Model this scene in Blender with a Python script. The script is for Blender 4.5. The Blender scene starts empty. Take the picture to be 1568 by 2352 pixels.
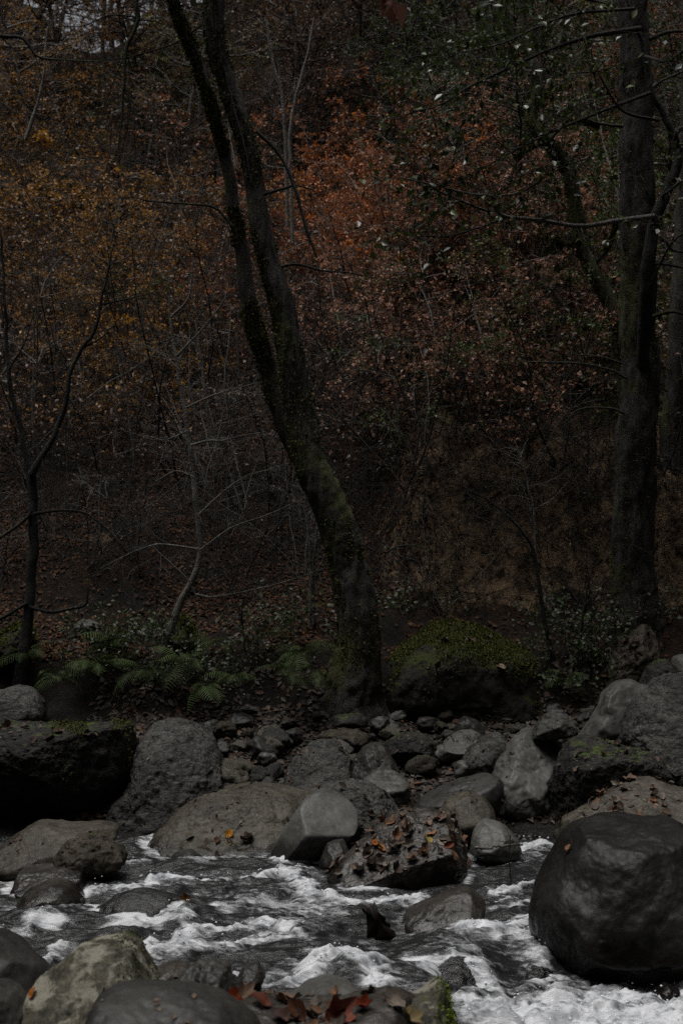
import bpy, bmesh, math, random
import numpy as np
from mathutils import Vector

random.seed(7)
RNG = np.random.default_rng(11)
SC = bpy.context.scene
COL = SC.collection
K = 3267.0            # focal length in units of the 1568 x 2352 layout grid (50 mm lens)
CAMZ = 2.5

# ------------------------------------------------------------------ helpers
def W(px, py, d):
    return np.array(((px - 784) / K * d, d, CAMZ - (py - 1176) / K * d))

_perm = np.random.default_rng(3).permutation(256)
_perm = np.concatenate([_perm, _perm, _perm])
_g = np.random.default_rng(5).normal(size=(256, 3))
_g /= np.linalg.norm(_g, axis=1)[:, None]

def pn(P):
    P = np.asarray(P, float)
    I = np.floor(P).astype(int); f = P - I; I &= 255
    u = f * f * f * (f * (f * 6 - 15) + 10)
    r = 0
    for dx in (0, 1):
        wx = u[:, 0] if dx else 1 - u[:, 0]
        for dy in (0, 1):
            wy = u[:, 1] if dy else 1 - u[:, 1]
            for dz in (0, 1):
                wz = u[:, 2] if dz else 1 - u[:, 2]
                h = _perm[_perm[_perm[I[:, 0] + dx] + I[:, 1] + dy] + I[:, 2] + dz]
                g = _g[h]
                dot = g[:, 0] * (f[:, 0] - dx) + g[:, 1] * (f[:, 1] - dy) + g[:, 2] * (f[:, 2] - dz)
                r = r + wx * wy * wz * dot
    return r * 1.5

def fbm(P, o=4, gain=.5):
    P = np.asarray(P, float); r = 0; a = 1.0
    for k in range(o):
        r = r + a * pn(P + 17.3 * k); P = P * 2.03; a *= gain
    return r

def ss(a, b, x):
    t = np.clip((x - a) / (b - a), 0, 1)
    return t * t * (3 - 2 * t)

def make_mesh(name, V, F, smooth=True, col=None, attrs=None):
    V = np.asarray(V, np.float32)
    Fs = F if isinstance(F, list) else [F]
    Fs = [np.asarray(f, np.int32) for f in Fs if len(f)]
    me = bpy.data.meshes.new(name)
    me.vertices.add(len(V)); me.vertices.foreach_set("co", V.ravel())
    loops = np.concatenate([f.ravel() for f in Fs])
    tot = np.concatenate([np.full(len(f), f.shape[1], np.int32) for f in Fs])
    st = np.concatenate([[0], np.cumsum(tot)[:-1]]).astype(np.int32)
    me.loops.add(len(loops)); me.loops.foreach_set("vertex_index", loops)
    me.polygons.add(len(tot)); me.polygons.foreach_set("loop_start", st)
    me.update(calc_edges=True); me.validate()
    if smooth:
        me.polygons.foreach_set("use_smooth", np.ones(len(me.polygons), bool))
    if col is not None:
        a = me.color_attributes.new("col", 'FLOAT_COLOR', 'POINT')
        c = np.ones((len(V), 4), np.float32); c[:, :3] = col
        a.data.foreach_set("color", c.ravel())
    for k, v in (attrs or {}).items():
        a = me.attributes.new(k, 'FLOAT', 'POINT')
        a.data.foreach_set("value", np.asarray(v, np.float32))
    return me

def link(name, me, mat=None, parent=None, loc=(0, 0, 0)):
    o = bpy.data.objects.new(name, me)
    COL.objects.link(o)
    if mat is not None and not me.materials:
        me.materials.append(mat)
    o.location = loc
    if parent is not None:
        o.parent = parent
    return o

def tag(o, label=None, cat=None, group=None, kind=None):
    if label: o["label"] = label
    if cat: o["category"] = cat
    if group: o["group"] = group
    if kind: o["kind"] = kind
    return o

def empty(name, loc=(0, 0, 0)):
    o = bpy.data.objects.new(name, None); COL.objects.link(o)
    o.empty_display_size = .1; o.location = loc
    return o

class MB:
    """collects pieces (verts, faces of 3 or 4) into one mesh"""
    def __init__(s): s.V = []; s.Q = []; s.T = []; s.C = []; s.A = []; s.n = 0
    def add(s, V, Q=None, T=None, C=None, A=None):
        V = np.asarray(V, float)
        if Q is not None and len(Q): s.Q.append(np.asarray(Q) + s.n)
        if T is not None and len(T): s.T.append(np.asarray(T) + s.n)
        s.V.append(V); s.n += len(V)
        s.C.append(np.ones((len(V), 3)) if C is None else np.broadcast_to(C, (len(V), 3)))
        s.A.append(np.zeros(len(V)) if A is None else A)
    def mesh(s, name, off=(0, 0, 0), smooth=True):
        V = np.concatenate(s.V) - np.asarray(off)
        F = []
        if s.Q: F.append(np.concatenate(s.Q))
        if s.T: F.append(np.concatenate(s.T))
        return make_mesh(name, V, F, smooth, np.concatenate(s.C), {"moss": np.concatenate(s.A)})

def catmull(P, n):
    P = np.asarray(P, float)
    Q = np.vstack([2 * P[0] - P[1], P, 2 * P[-1] - P[-2]])
    m = len(P) - 1
    t = np.linspace(0, m, n); i = np.minimum(t.astype(int), m - 1); f = (t - i)[:, None]
    a, b, c, d = Q[i], Q[i + 1], Q[i + 2], Q[i + 3]
    return .5 * (2 * b + (c - a) * f + (2 * a - 5 * b + 4 * c - d) * f ** 2 + (3 * b - a - 3 * c + d) * f ** 3)

def tube(P, R, sides=5):
    P = np.asarray(P, float); n = len(P)
    T = np.gradient(P, axis=0); T /= np.linalg.norm(T, axis=1)[:, None] + 1e-9
    ref = np.array((0.31, .95, .05)) if abs(T[:, 2]).mean() > .5 else np.array((.05, .2, 1.0))
    U = np.cross(T, ref); U /= np.linalg.norm(U, axis=1)[:, None] + 1e-9
    B = np.cross(T, U)
    a = np.linspace(0, 2 * np.pi, sides, endpoint=False)
    R = np.broadcast_to(np.asarray(R, float), (n,))
    V = P[:, None] + R[:, None, None] * (np.cos(a)[None, :, None] * U[:, None] + np.sin(a)[None, :, None] * B[:, None])
    i = np.arange(n - 1)[:, None] * sides; j = np.arange(sides)[None]; k = (j + 1) % sides
    Q = np.stack([i + j, i + k, i + sides + k, i + sides + j], -1).reshape(-1, 4)
    return V.reshape(-1, 3), Q

def leaf_quads(P, N, D, S, wid=.5, fold=.14):
    """folded four-corner leaves: base at P, pointing D, facing N"""
    D = D / (np.linalg.norm(D, axis=1)[:, None] + 1e-9)
    X = np.cross(D, N); X /= np.linalg.norm(X, axis=1)[:, None] + 1e-9
    N = np.cross(X, D); S = S[:, None]
    base = P; tip = P + D * S
    l = P + D * S * .45 + X * S * wid * .5 + N * S * fold
    r = P + D * S * .45 - X * S * wid * .5 + N * S * fold
    V = np.stack([base, l, tip, r], 1).reshape(-1, 3)
    i = np.arange(len(P))[:, None] * 4
    return V, np.concatenate([i + np.array([[0, 2, 1]]), i + np.array([[0, 3, 2]])])

def rnd_unit(n):
    v = RNG.normal(size=(n, 3)); return v / np.linalg.norm(v, axis=1)[:, None]

# ------------------------------------------------------------------ materials
def newmat(name):
    m = bpy.data.materials.new(name); m.use_nodes = True
    nt = m.node_tree; nt.nodes.clear()
    out = nt.nodes.new("ShaderNodeOutputMaterial")
    b = nt.nodes.new("ShaderNodeBsdfPrincipled")
    nt.links.new(b.outputs[0], out.inputs[0])
    return m, nt, b, out

def N(nt, t, **kw):
    n = nt.nodes.new(t)
    for k, v in kw.items():
        if hasattr(n, k): setattr(n, k, v)
        else: n.inputs[k].default_value = v
    return n

def mixc(nt, fac, a, b, mode='MIX'):
    n = nt.nodes.new("ShaderNodeMix"); n.data_type = 'RGBA'; n.blend_type = mode
    for s, v in ((n.inputs[0], fac), (n.inputs[6], a), (n.inputs[7], b)):
        if hasattr(v, "is_linked"): nt.links.new(v, s)
        elif isinstance(v, (int, float)): s.default_value = v
        else: s.default_value = (*v, 1)
    return n.outputs[2]

def ramp(nt, src, a, b, va=0., vb=1.):
    n = nt.nodes.new("ShaderNodeMapRange"); n.interpolation_type = 'SMOOTHSTEP'
    n.inputs[1].default_value = a; n.inputs[2].default_value = b
    n.inputs[3].default_value = va; n.inputs[4].default_value = vb
    nt.links.new(src, n.inputs[0]); return n.outputs[0]

def math_(nt, op, a, b=0.):
    n = nt.nodes.new("ShaderNodeMath"); n.operation = op
    for s, v in ((n.inputs[0], a), (n.inputs[1], b)):
        if hasattr(v, "is_linked"): nt.links.new(v, s)
        else: s.default_value = v
    return n.outputs[0]

def objvec(nt, scale=(1, 1, 1)):
    tc = N(nt, "ShaderNodeTexCoord"); oi = N(nt, "ShaderNodeObjectInfo")
    mu = math_(nt, 'MULTIPLY', oi.outputs['Random'], 37.)
    mp = N(nt, "ShaderNodeMapping"); mp.inputs['Scale'].default_value = scale
    ad = N(nt, "ShaderNodeVectorMath", operation='ADD')
    nt.links.new(tc.outputs['Object'], mp.inputs[0])
    nt.links.new(mp.outputs[0], ad.inputs[0]); nt.links.new(mu, ad.inputs[1])
    return ad.outputs[0]

def noise(nt, vec, scale, detail=5, rough=.6, dist=0.):
    n = N(nt, "ShaderNodeTexNoise"); n.inputs['Scale'].default_value = scale
    n.inputs['Detail'].default_value = detail; n.inputs['Roughness'].default_value = rough
    n.inputs['Distortion'].default_value = dist
    nt.links.new(vec, n.inputs['Vector']); return n.outputs[0]

def rock_mat(name, c1, c2, spot, spotamt=.5, sc=3.5, fine=38., rough=.55, bump=.5, moss=0., mosscol=(.035, .05, .008),
             stretch=(1, 1, 1), wet=True, lichen=None, spec=.22):
    m, nt, b, out = newmat(name)
    v = objvec(nt, stretch)
    n1 = noise(nt, v, sc, 6, .62, .4); n2 = noise(nt, v, fine * .7, 6, .75, .4)
    n3 = noise(nt, v, fine * .28, 6, .72, .8)
    c = mixc(nt, ramp(nt, n1, .35, .68), c1, c2)
    c = mixc(nt, math_(nt, 'MULTIPLY', ramp(nt, n3, .47, .60), spotamt), c, spot)
    c = mixc(nt, math_(nt, 'MULTIPLY', ramp(nt, n2, .52, .70), spotamt * .7), c, spot)
    c = mixc(nt, math_(nt, 'MULTIPLY', ramp(nt, n2, .36, .47, 1, 0), spotamt * .75), c, tuple(min(.3, q * 1.8) for q in c2))
    ng = noise(nt, objvec(nt, (1, 1, .6)), 1.7, 6, .68, 1.2)
    c = mixc(nt, math_(nt, 'MULTIPLY', ramp(nt, ng, .46, .64), .6), c, mixc(nt, 1., c, (.40, .37, .33), 'MULTIPLY'))
    if lichen:
        nl = noise(nt, v, 9., 5, .6, .5)
        c = mixc(nt, ramp(nt, nl, .47, .60), c, lichen)
    geo = N(nt, "ShaderNodeNewGeometry")
    sep = N(nt, "ShaderNodeSeparateXYZ"); nt.links.new(geo.outputs['Normal'], sep.inputs[0])
    if moss > 0:
        nm = noise(nt, v, 5., 6, .7)
        a = math_(nt, 'ADD', sep.outputs[2], math_(nt, 'MULTIPLY', math_(nt, 'SUBTRACT', nm, .5), 2.2))
        f = ramp(nt, a, 1.15 - moss, 1.45 - moss)
        nm2 = noise(nt, v, 60., 4, .7)
        mc = mixc(nt, ramp(nt, nm2, .35, .7), mosscol, tuple(x * 2.2 for x in mosscol))
        c = mixc(nt, f, c, mc)
    if wet:   # soaked dark band just above the stream
        sp = N(nt, "ShaderNodeSeparateXYZ"); nt.links.new(geo.outputs['Position'], sp.inputs[0])
        zz = math_(nt, 'ADD', sp.outputs[2], math_(nt, 'ADD', math_(nt, 'MULTIPLY', math_(nt, 'SUBTRACT', n1, .5), .55), math_(nt, 'MULTIPLY', math_(nt, 'SUBTRACT', n3, .5), .15)))
        wf = ramp(nt, zz, .0, .17, 1, 0)
        c = mixc(nt, wf, c, mixc(nt, 1., c, (.35, .33, .32), 'MULTIPLY'))
        nt.links.new(math_(nt, 'SUBTRACT', math_(nt, 'ADD', math_(nt, 'MULTIPLY', n2, .5), rough - .22), math_(nt, 'MULTIPLY', wf, .25)), b.inputs['Roughness'])
    else:
        b.inputs['Roughness'].default_value = rough
    nt.links.new(c, b.inputs['Base Color']); b.inputs['Specular IOR Level'].default_value = spec
    h = math_(nt, 'ADD', math_(nt, 'MULTIPLY', n2, .35), math_(nt, 'MULTIPLY', n3, .8))
    bp = N(nt, "ShaderNodeBump"); bp.inputs['Strength'].default_value = bump; bp.inputs['Distance'].default_value = .035
    nt.links.new(h, bp.inputs['Height']); nt.links.new(bp.outputs[0], b.inputs['Normal'])
    return m

GREY = (.13, .134, .134); TANA = (.10, .092, .076); PIT = (.016, .016, .016)
M = {}
M['smooth'] = rock_mat("smooth_grey_stone", (0.0734, 0.0736, 0.0689), (0.1152, 0.1144, 0.1047), (0.0419, 0.0408, 0.0370), .35, 3, 50, .46, .05, spec=.18)
M['smoothd'] = rock_mat("smooth_dark_stone", (0.0217, 0.0212, 0.0193), (0.0397, 0.0374, 0.0328), (0.0160, 0.0150, 0.0134), .4, 3, 45, .46, .16)
M['giant'] = rock_mat("huge_boulder_stone", *[tuple(.6 * q for q in t_) for t_ in ((0.0164, 0.0160, 0.0146), (0.0344, 0.0320, 0.0277), (0.0098, 0.0096, 0.0083))], .5, 2.5, 40, .40, .22, spec=.16)
M['drowned'] = rock_mat("washed_black_stone", (.014, .014, .0145), (.028, .028, .028), (.008, .008, .008), .5, 3, 34, .36, .5, stretch=(1, 2.5, 2.5), spec=.5)
M['pit'] = rock_mat("pitted_grey_stone", (0.0476, 0.0472, 0.0436), (0.0883, 0.0862, 0.0773), PIT, 1., 4, 40, .5, .95, stretch=(1, 1, 2))
M['pitd'] = rock_mat("pitted_dark_stone", (0.0192, 0.0187, 0.0169), (0.0384, 0.0362, 0.0316), (0.0064, 0.0062, 0.0058), 1., 4, 40, .52, 1., moss=.25, stretch=(1, 1, 2))
M['tan'] = rock_mat("crusted_tan_stone", (0.0480, 0.0424, 0.0328), (0.0831, 0.0736, 0.0562), (0.0224, 0.0181, 0.0134), .6, 3, 40, .45, .4, stretch=(1, 1, 1.6))
M['lichen'] = rock_mat("lichen_mottled_stone", (.042, .038, .028), (.07, .064, .046), (.014, .014, .008), .7, 5, 30, .65, .4, moss=.12, mosscol=(.022, .026, .006), lichen=(.19, .178, .14))
M['moss'] = rock_mat("moss_topped_stone", (0.0192, 0.0174, 0.0134), (0.0288, 0.0250, 0.0193), PIT, .7, 4, 50, .8, .8, moss=.72, wet=False, mosscol=(0.0179, 0.0225, 0.0029))
M['crust'] = rock_mat("leaf_crusted_stone", (0.0384, 0.0312, 0.0222), (0.0640, 0.0530, 0.0380), (0.0128, 0.0106, 0.0076), .8, 7, 30, .65, .7, moss=.1, wet=False)
M['wet'] = rock_mat("wet_brown_stone", (0.0352, 0.0306, 0.0263), (0.0563, 0.0499, 0.0427), (0.0160, 0.0138, 0.0117), .55, 4, 34, .30, .3)
M['band'] = rock_mat("banded_pale_stone", (0.0320, 0.0312, 0.0292), (0.1343, 0.1310, 0.1170), PIT, .3, 5, 30, .45, .3, stretch=(1, 1, 5))

def leaf_mat(name, rough=.5, trans=.28, spec=.4):
    m, nt, b, out = newmat(name); b.inputs['Specular IOR Level'].default_value = spec
    at = N(nt, "ShaderNodeAttribute"); at.attribute_name = "col"
    oi = N(nt, "ShaderNodeObjectInfo")
    c = mixc(nt, 1., at.outputs['Color'], oi.outputs['Color'], 'MULTIPLY')
    nt.links.new(c, b.inputs['Base Color']); b.inputs['Roughness'].default_value = rough
    tr = N(nt, "ShaderNodeBsdfTranslucent"); nt.links.new(c, tr.inputs[0])
    mx = N(nt, "ShaderNodeMixShader"); mx.inputs[0].default_value = trans
    nt.links.new(b.outputs[0], mx.inputs[1]); nt.links.new(tr.outputs[0], mx.inputs[2])
    nt.links.new(mx.outputs[0], out.inputs[0])
    return m
M['leaf'] = leaf_mat("autumn_leaf"); M['gloss'] = leaf_mat("waxy_leaf", .28, .2)
M['litter'] = leaf_mat("wet_dead_leaf", .6, .05, .12)

def bark_mat(name, c1, c2, mosscol=(.042, .046, .009), scale=(9, 9, 2), rough=.85):
    m, nt, b, out = newmat(name)
    v = objvec(nt, scale); n1 = noise(nt, v, 2.6, 7, .75, .8); n2 = noise(nt, objvec(nt), 45, 5, .7)
    c = mixc(nt, ramp(nt, n1, .35, .65), c1, c2)
    at = N(nt, "ShaderNodeAttribute"); at.attribute_name = "moss"
    nm = noise(nt, objvec(nt), 14., 6, .75)
    f = ramp(nt, math_(nt, 'ADD', at.outputs['Fac'], math_(nt, 'SUBTRACT', nm, .5)), .42, .68)
    c = mixc(nt, f, c, mixc(nt, ramp(nt, n2, .35, .65), mosscol, tuple(x * 2.1 for x in mosscol)))
    nt.links.new(c, b.inputs['Base Color']); b.inputs['Roughness'].default_value = rough
    bp = N(nt, "ShaderNodeBump"); bp.inputs['Strength'].default_value = 1.; bp.inputs['Distance'].default_value = .06
    nt.links.new(math_(nt, 'ADD', n1, math_(nt, 'MULTIPLY', n2, .5)), bp.inputs['Height'])
    nt.links.new(bp.outputs[0], b.inputs['Normal'])
    return m
M['bark'] = bark_mat("mossy_dark_bark", (.007, .006, .005), (.075, .063, .051))
M['dbark'] = bark_mat("dark_wet_bark", (.009, .008, .007), (.024, .021, .018))
M['pale'] = bark_mat("pale_grey_bark", (.13, .12, .105), (.30, .28, .25), scale=(14, 14, 14), rough=.7)
M['twig'] = bark_mat("brown_twig_bark", (.026, .022, .018), (.06, .053, .045), scale=(14, 14, 14))

# ------------------------------------------------------------------ terrain
PY = [-90, -50, -15, -8, -4.5, -2, 3, 5, 6.2, 7, 10, 10.7, 11.2, 12.4, 12.7, 13.0, 13.5, 16, 20, 26, 34, 40, 48, 90]  # steep rise behind the camera is unseen, shaped to cut sky light
PZ = [60, 52, 29, 15, 4.5, 1.1, .8, .35, 0.0, -.45, -.45, -.10, .18, .64, .74, 1.12, 1.28, 2.75, 5.1, 9.2, 14.6, 17.6, 18.3, 14]

def H(x, y):
    x = np.asarray(x, float); y = np.asarray(y, float)
    sh = x.shape; x = x.ravel(); y = y.ravel()
    P = np.stack([x, y, 0 * x], 1)
    wob = fbm(P * .5, 3) * .35 * ss(10, 13, y)
    z = np.interp(y + wob, PY, PZ)
    c = ss(.25, .9, x) * (1 - ss(3.4, 5., x))
    z = z + c * (1.25 * ss(14.0, 14.75, y) * (1 - ss(15, 24, y)))
    z = z + c * .8 * ss(16.6, 17.3, y + .4 * pn(P * .8)) * (1 - ss(18, 26, y))
    z = z + 22 * ss(4.8, 12.5, np.abs(x)) * (1 - ss(13, 24, y))   # unseen side walls, added to block low light from the sides
    z = z + fbm(P * .7 + 9, 4) * (.05 + .30 * ss(13, 20, y)) + fbm(P * .16 + 3, 2) * .9 * ss(16, 26, y)
    z = z + fbm(P * 3.1, 3) * .035 * ss(10.5, 11.2, y)
    ez = ss(.3, .8, x) * (1 - ss(3.6, 4.6, x)) * ss(13.8, 14.2, y) * (1 - ss(17.8, 18.6, y))
    z = z + ez * (.22 * (1 - 2 * np.abs(fbm(P * np.array((2.2, 1.1, 1)) + 31, 3))) - .1 + .08 * fbm(P * 6 + 13, 3))
    z = z - 2.5 * np.exp(-((x + 6.6) / 2.0) ** 2) * ss(28, 38, y)
    return z.reshape(sh)

def Hn(x, y, e=.06):
    n = np.stack([-(H(x + e, y) - H(x - e, y)) / (2 * e), -(H(x, y + e) - H(x, y - e)) / (2 * e), np.ones_like(x)], -1)
    return n / np.linalg.norm(n, axis=-1)[..., None]

def G(px, py, lo=11.0):
    """where the sight line through a layout point meets the ground"""
    d = np.arange(lo, 60, .05)
    x = (px - 784) / K * d; z = CAMZ - (py - 1176) / K * d
    hit = np.nonzero(z <= H(x, d))[0]
    i = hit[0] if len(hit) else len(d) - 1
    return np.array((x[i], d[i], H(x[i:i + 1], d[i:i + 1])[0]))

def axis(lo, hi, dlo, dhi, step, grow=1.18):
    a = list(np.arange(dlo, dhi, step)); s = step
    while a[-1] < hi: s = min(s * grow, 4); a.append(a[-1] + s)
    s = step
    while a[0] > lo: s = min(s * grow, 4); a.insert(0, a[0] - s)
    return np.array(a)
gx = axis(-60, 60, -5.2, 5.2, .075); gy = axis(-85, 85, 5, 21, .07)
X, Y = np.meshgrid(gx, gy); Z = H(X, Y)
nx_, ny_ = len(gx), len(gy)
i = (np.arange(ny_ - 1)[:, None] * nx_ + np.arange(nx_ - 1)[None]).ravel()
Fg = np.stack([i, i + 1, i + nx_ + 1, i + nx_], 1)
Pg = np.stack([X.ravel(), Y.ravel(), Z.ravel()], 1)
c_ = ss(.3, .8, X) * (1 - ss(3.6, 4.6, X))
c_ = ss(.0, 1.3, X) * (1 - ss(3.3, 4.8, X))
earth = (c_ * (ss(13.9, 14.2, Y) * (1 - ss(15.0, 15.9, Y)) + ss(16.4, 16.7, Y) * (1 - ss(17.6, 18.4, Y)))).ravel()
stony = ((1 - ss(12.3, 12.8, Y))).ravel()
bankm = (ss(12.3, 12.7, Y) * (1 - ss(13.1, 13.6, Y))).ravel()

m, nt, b, out = newmat("forest_ground")
tc = N(nt, "ShaderNodeTexCoord"); v = tc.outputs['Object']
n1 = noise(nt, v, 1.3, 6, .65); n2 = noise(nt, v, 16, 6, .7, .5); n3 = noise(nt, v, 45, 4, .7)
lit = mixc(nt, ramp(nt, n2, .35, .65), (.010, .0065, .0045), (.035, .018, .010))
lit = mixc(nt, ramp(nt, n3, .5, .68), lit, (.06, .03, .016))
dirt = mixc(nt, ramp(nt, n2, .3, .7), (.007, .0055, .0042), (.016, .013, .0095))
lit = mixc(nt, ramp(nt, n1, .38, .62), dirt, lit)
ea = N(nt, "ShaderNodeAttribute"); ea.attribute_name = "earth"
ecol = mixc(nt, ramp(nt, noise(nt, v, 7, 6, .7, .8), .35, .65), (.014, .010, .007), (.27, .185, .115))
ef = ramp(nt, math_(nt, 'ADD', ea.outputs['Fac'], math_(nt, 'MULTIPLY', math_(nt, 'SUBTRACT', noise(nt, v, 2.6, 6, .65), .5), 3.2)), .28, .72)
c = mixc(nt, ef, lit, ecol)
sa = N(nt, "ShaderNodeAttribute"); sa.attribute_name = "stony"
scol = mixc(nt, ramp(nt, n3, .35, .7), (.010, .009, .008), (.04, .037, .033))
c = mixc(nt, sa.outputs['Fac'], c, scol)
ba = N(nt, "ShaderNodeAttribute"); ba.attribute_name = "bank"
c = mixc(nt, math_(nt, 'MULTIPLY', ba.outputs['Fac'], .85), c, dirt)
nt.links.new(c, b.inputs['Base Color']); b.inputs['Roughness'].default_value = .85; b.inputs['Specular IOR Level'].default_value = .15
bp = N(nt, "ShaderNodeBump"); bp.inputs['Strength'].default_value = .9; bp.inputs['Distance'].default_value = .05
nt.links.new(math_(nt, 'ADD', n2, math_(nt, 'MULTIPLY', n3, .5)), bp.inputs['Height']); nt.links.new(bp.outputs[0], b.inputs['Normal'])
g = link("ground", make_mesh("ground", Pg, Fg, True, None, {"earth": earth, "stony": stony, "bank": bankm}), m)
tag(g, "steep leaf-strewn forest hillside above a stony stream bed", "ground", kind="structure")

# ------------------------------------------------------------------ water
FO = 1148  # the foam lines below were measured in a strip starting here
foam_lines = [  # (points, half width in metres, strength, water level)
    ([(262, 905), (330, 895), (390, 885), (470, 880), (560, 878), (640, 866), (690, 858)], .045, 1.0, 0),
    ([(640, 838), (700, 832), (745, 830)], .035, .9, 0),
    ([(685, 868), (700, 900), (760, 925), (840, 930), (910, 920), (955, 932)], .07, 1.0, 0),
    ([(560, 925), (640, 930), (700, 935), (770, 945)], .10, .62, 0),
    ([(440, 950), (520, 945), (600, 950), (700, 955)], .06, .45, 0),
    ([(330, 1052), (410, 1012), (480, 990), (560, 985), (640, 978), (690, 1000)], .06, .95, 0),
    ([(400, 958), (445, 995)], .05, .8, 0),
    ([(325, 1062), (420, 1046), (500, 1036), (580, 1010), (660, 1005)], .06, .8, 0),
    ([(690, 1105), (735, 1078), (790, 1070), (850, 1092), (880, 1115)], .09, 1.0, 0),
    ([(1075, 815), (1150, 815), (1260, 800)], .07, .95, 0),
    ([(1085, 835), (1160, 838), (1240, 835)], .05, .5, 0),
    ([(1118, 905), (1180, 897), (1245, 885)], .03, .9, 0),
    ([(1120, 926), (1180, 918), (1245, 908)], .022, .75, 0),
    ([(1120, 945), (1240, 930)], .018, .6, 0),
    ([(1055, 1000), (1130, 998), (1180, 985), (1215, 968)], .07, .95, 0),
    ([(1140, 1010), (1200, 1020), (1240, 1050), (1280, 1090), (1300, 1110)], .09, .75, -.05),
    ([(1050, 1085), (1100, 1100), (1150, 1130), (1190, 1160)], .10, .85, -.08),
    ([(1120, 1204), (1200, 1190), (1300, 1160), (1420, 1150), (1600, 1140)], .15, 1.05, -.15),
    ([(1150, 1250), (1300, 1225), (1600, 1210)], .24, 1.1, -.15),
    ([(1420, 1110), (1500, 1115), (1600, 1100)], .12, .7, -.15),
    ([(190, 852), (260, 846), (340, 838)], .035, .7, 0), ([(200, 885), (235, 905)], .06, .7, 0),
    ([(-20, 860), (30, 852), (60, 850)], .03, .7, 0),
    ([(-20, 1010), (50, 1003), (120, 972)], .05, .7, 0), ([(105, 1066), (165, 1042)], .05, .85, 0),
    ([(120, 955), (220, 945), (260, 940)], .025, .5, 0),
    ([(535, 1112), (620, 1112), (690, 1106)], .04, .65, 0), ([(700, 1040), (740, 1035)], .02, .6, 0),
    ([(500, 1075), (640, 1070), (720, 1050)], .05, .3, 0), ([(560, 900), (700, 905)], .06, .4, 0),
]
wx = np.arange(-3.6, 3.6, .0125); wy = np.arange(6.4, 11.15, .0125)
X, Y = np.meshgrid(wx, wy); sh = X.shape; x = X.ravel(); y = Y.ravel()
_P = np.stack([x, y, 0 * x], 1)
xw = x + .07 * fbm(_P * np.array((3, 6, 1)) + 3, 4, .6) + .02 * fbm(_P * 17 + 8, 2)
yw = y + .06 * fbm(_P * np.array((3, 6, 1)) + 41, 4, .6) + .02 * fbm(_P * 17 + 77, 2)
for l_ in list(foam_lines): foam_lines.append((l_[0], l_[1] * (2.6 if l_[1] < .11 else 1.2), l_[2] * .4, l_[3]))   # thin froth round each streak
foam_lines += [([(320, 900), (520, 890), (740, 920)], .30, .30, 0), ([(380, 1040), (560, 1000), (760, 970)], .28, .32, 0), ([(1080, 830), (1240, 820)], .25, .36, 0), ([(1110, 935), (1240, 915)], .18, .3, 0), ([(1050, 1020), (1230, 1010), (1280, 1100)], .26, .3, -.03), ([(620, 1100), (900, 1090)], .2, .25, 0), ([(40, 1000), (180, 960), (330, 930)], .2, .24, 0), ([(700, 1010), (1000, 1050)], .2, .12, 0)]
foam = np.zeros_like(x)
for pts, wd, st, lv in foam_lines:
    q = np.array([((px - 784) / K * ((CAMZ - lv) * K / (py + FO - 1176)), (CAMZ - lv) * K / (py + FO - 1176)) for px, py in pts])
    near = (x > q[:, 0].min() - wd * 3) & (x < q[:, 0].max() + wd * 3) & (y > q[:, 1].min() - wd * 3.6) & (y < q[:, 1].max() + wd * 3.6)
    k = np.nonzero(near)[0]; dmin = np.full(len(k), 9.)
    for a, bb in zip(q[:-1], q[1:]):
        e = bb - a; t = np.clip(((xw[k] - a[0]) * e[0] + (yw[k] - a[1]) * e[1]) / (e @ e), 0, 1)
        dmin = np.minimum(dmin, np.hypot(xw[k] - a[0] - t * e[0], (yw[k] - a[1] - t * e[1]) * .8))
    foam[k] = np.maximum(foam[k], st * np.exp(-(dmin / (wd * 1.2)) ** 2))
fl = np.array((-.96, -.28)); pe = np.array((.28, -.96))
al = x * fl[0] + y * fl[1]; ac = x * pe[0] + y * pe[1]
def fn(sa, sc_, o=3, k=0): return fbm(np.stack([al * sa, ac * sc_, 0 * al + k], 1), o)
wz = -.15 * ss(8.45, 7.9, y) * ss(.55, 1.0, x + .25 * fn(2, 2, 2, 5))
wz += .020 * ss(.0, -2.2, x)
for px, py, sx, sy, h in ((300, 975, .40, .16, .03), (90, 975, .3, .15, .05), (520, 975, .18, .10, -.05), (950, 1040, .5, .25, .0),
                          (790, 1085, .2, .18, .06), (1110, 1060, .25, .15, .07), (420, 850, .25, .15, .05)):
    cy = CAMZ * K / (py + FO - 1176); cx = (px - 784) / K * cy
    wz += h * np.exp(-((x - cx) / sx) ** 2 - ((y - cy) / sy) ** 2)
turb = 1 - np.abs(fn(5, 10, 3, 8)) * 2
wz += .05 * fn(1.5, 4.2, 3) + .026 * fn(3, 13, 3, 2) + .008 * fn(6, 30, 3, 4)
wz += np.minimum(foam, 1) * (.015 + .032 * turb + .012 * fn(12, 16, 2, 12))
pool = ss(8.1, 7.7, y) * ss(.3, .8, x)
wz += pool * .05 * fn(5, 6, 3, 3)
i = (np.arange(sh[0] - 1)[:, None] * sh[1] + np.arange(sh[1] - 1)[None]).ravel()
Fw = np.stack([i, i + 1, i + sh[1] + 1, i + sh[1]], 1)
m, nt, b, out = newmat("stream_water")
tc = N(nt, "ShaderNodeTexCoord"); mp = N(nt, "ShaderNodeMapping"); mp.inputs['Scale'].default_value = (1, 3.4, 1.5)
mp.inputs['Rotation'].default_value = (0, 0, .27)
nt.links.new(tc.outputs['Object'], mp.inputs[0]); v = mp.outputs[0]; v0 = tc.outputs['Object']
nA = noise(nt, v, 5, 7, .68, .8); nB = noise(nt, v, 15, 5, .66, .5); nC = noise(nt, v0, 42, 3, .6); nD = noise(nt, v0, 130, 2, .6)
fa = N(nt, "ShaderNodeAttribute"); fa.attribute_name = "foam"
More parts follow.
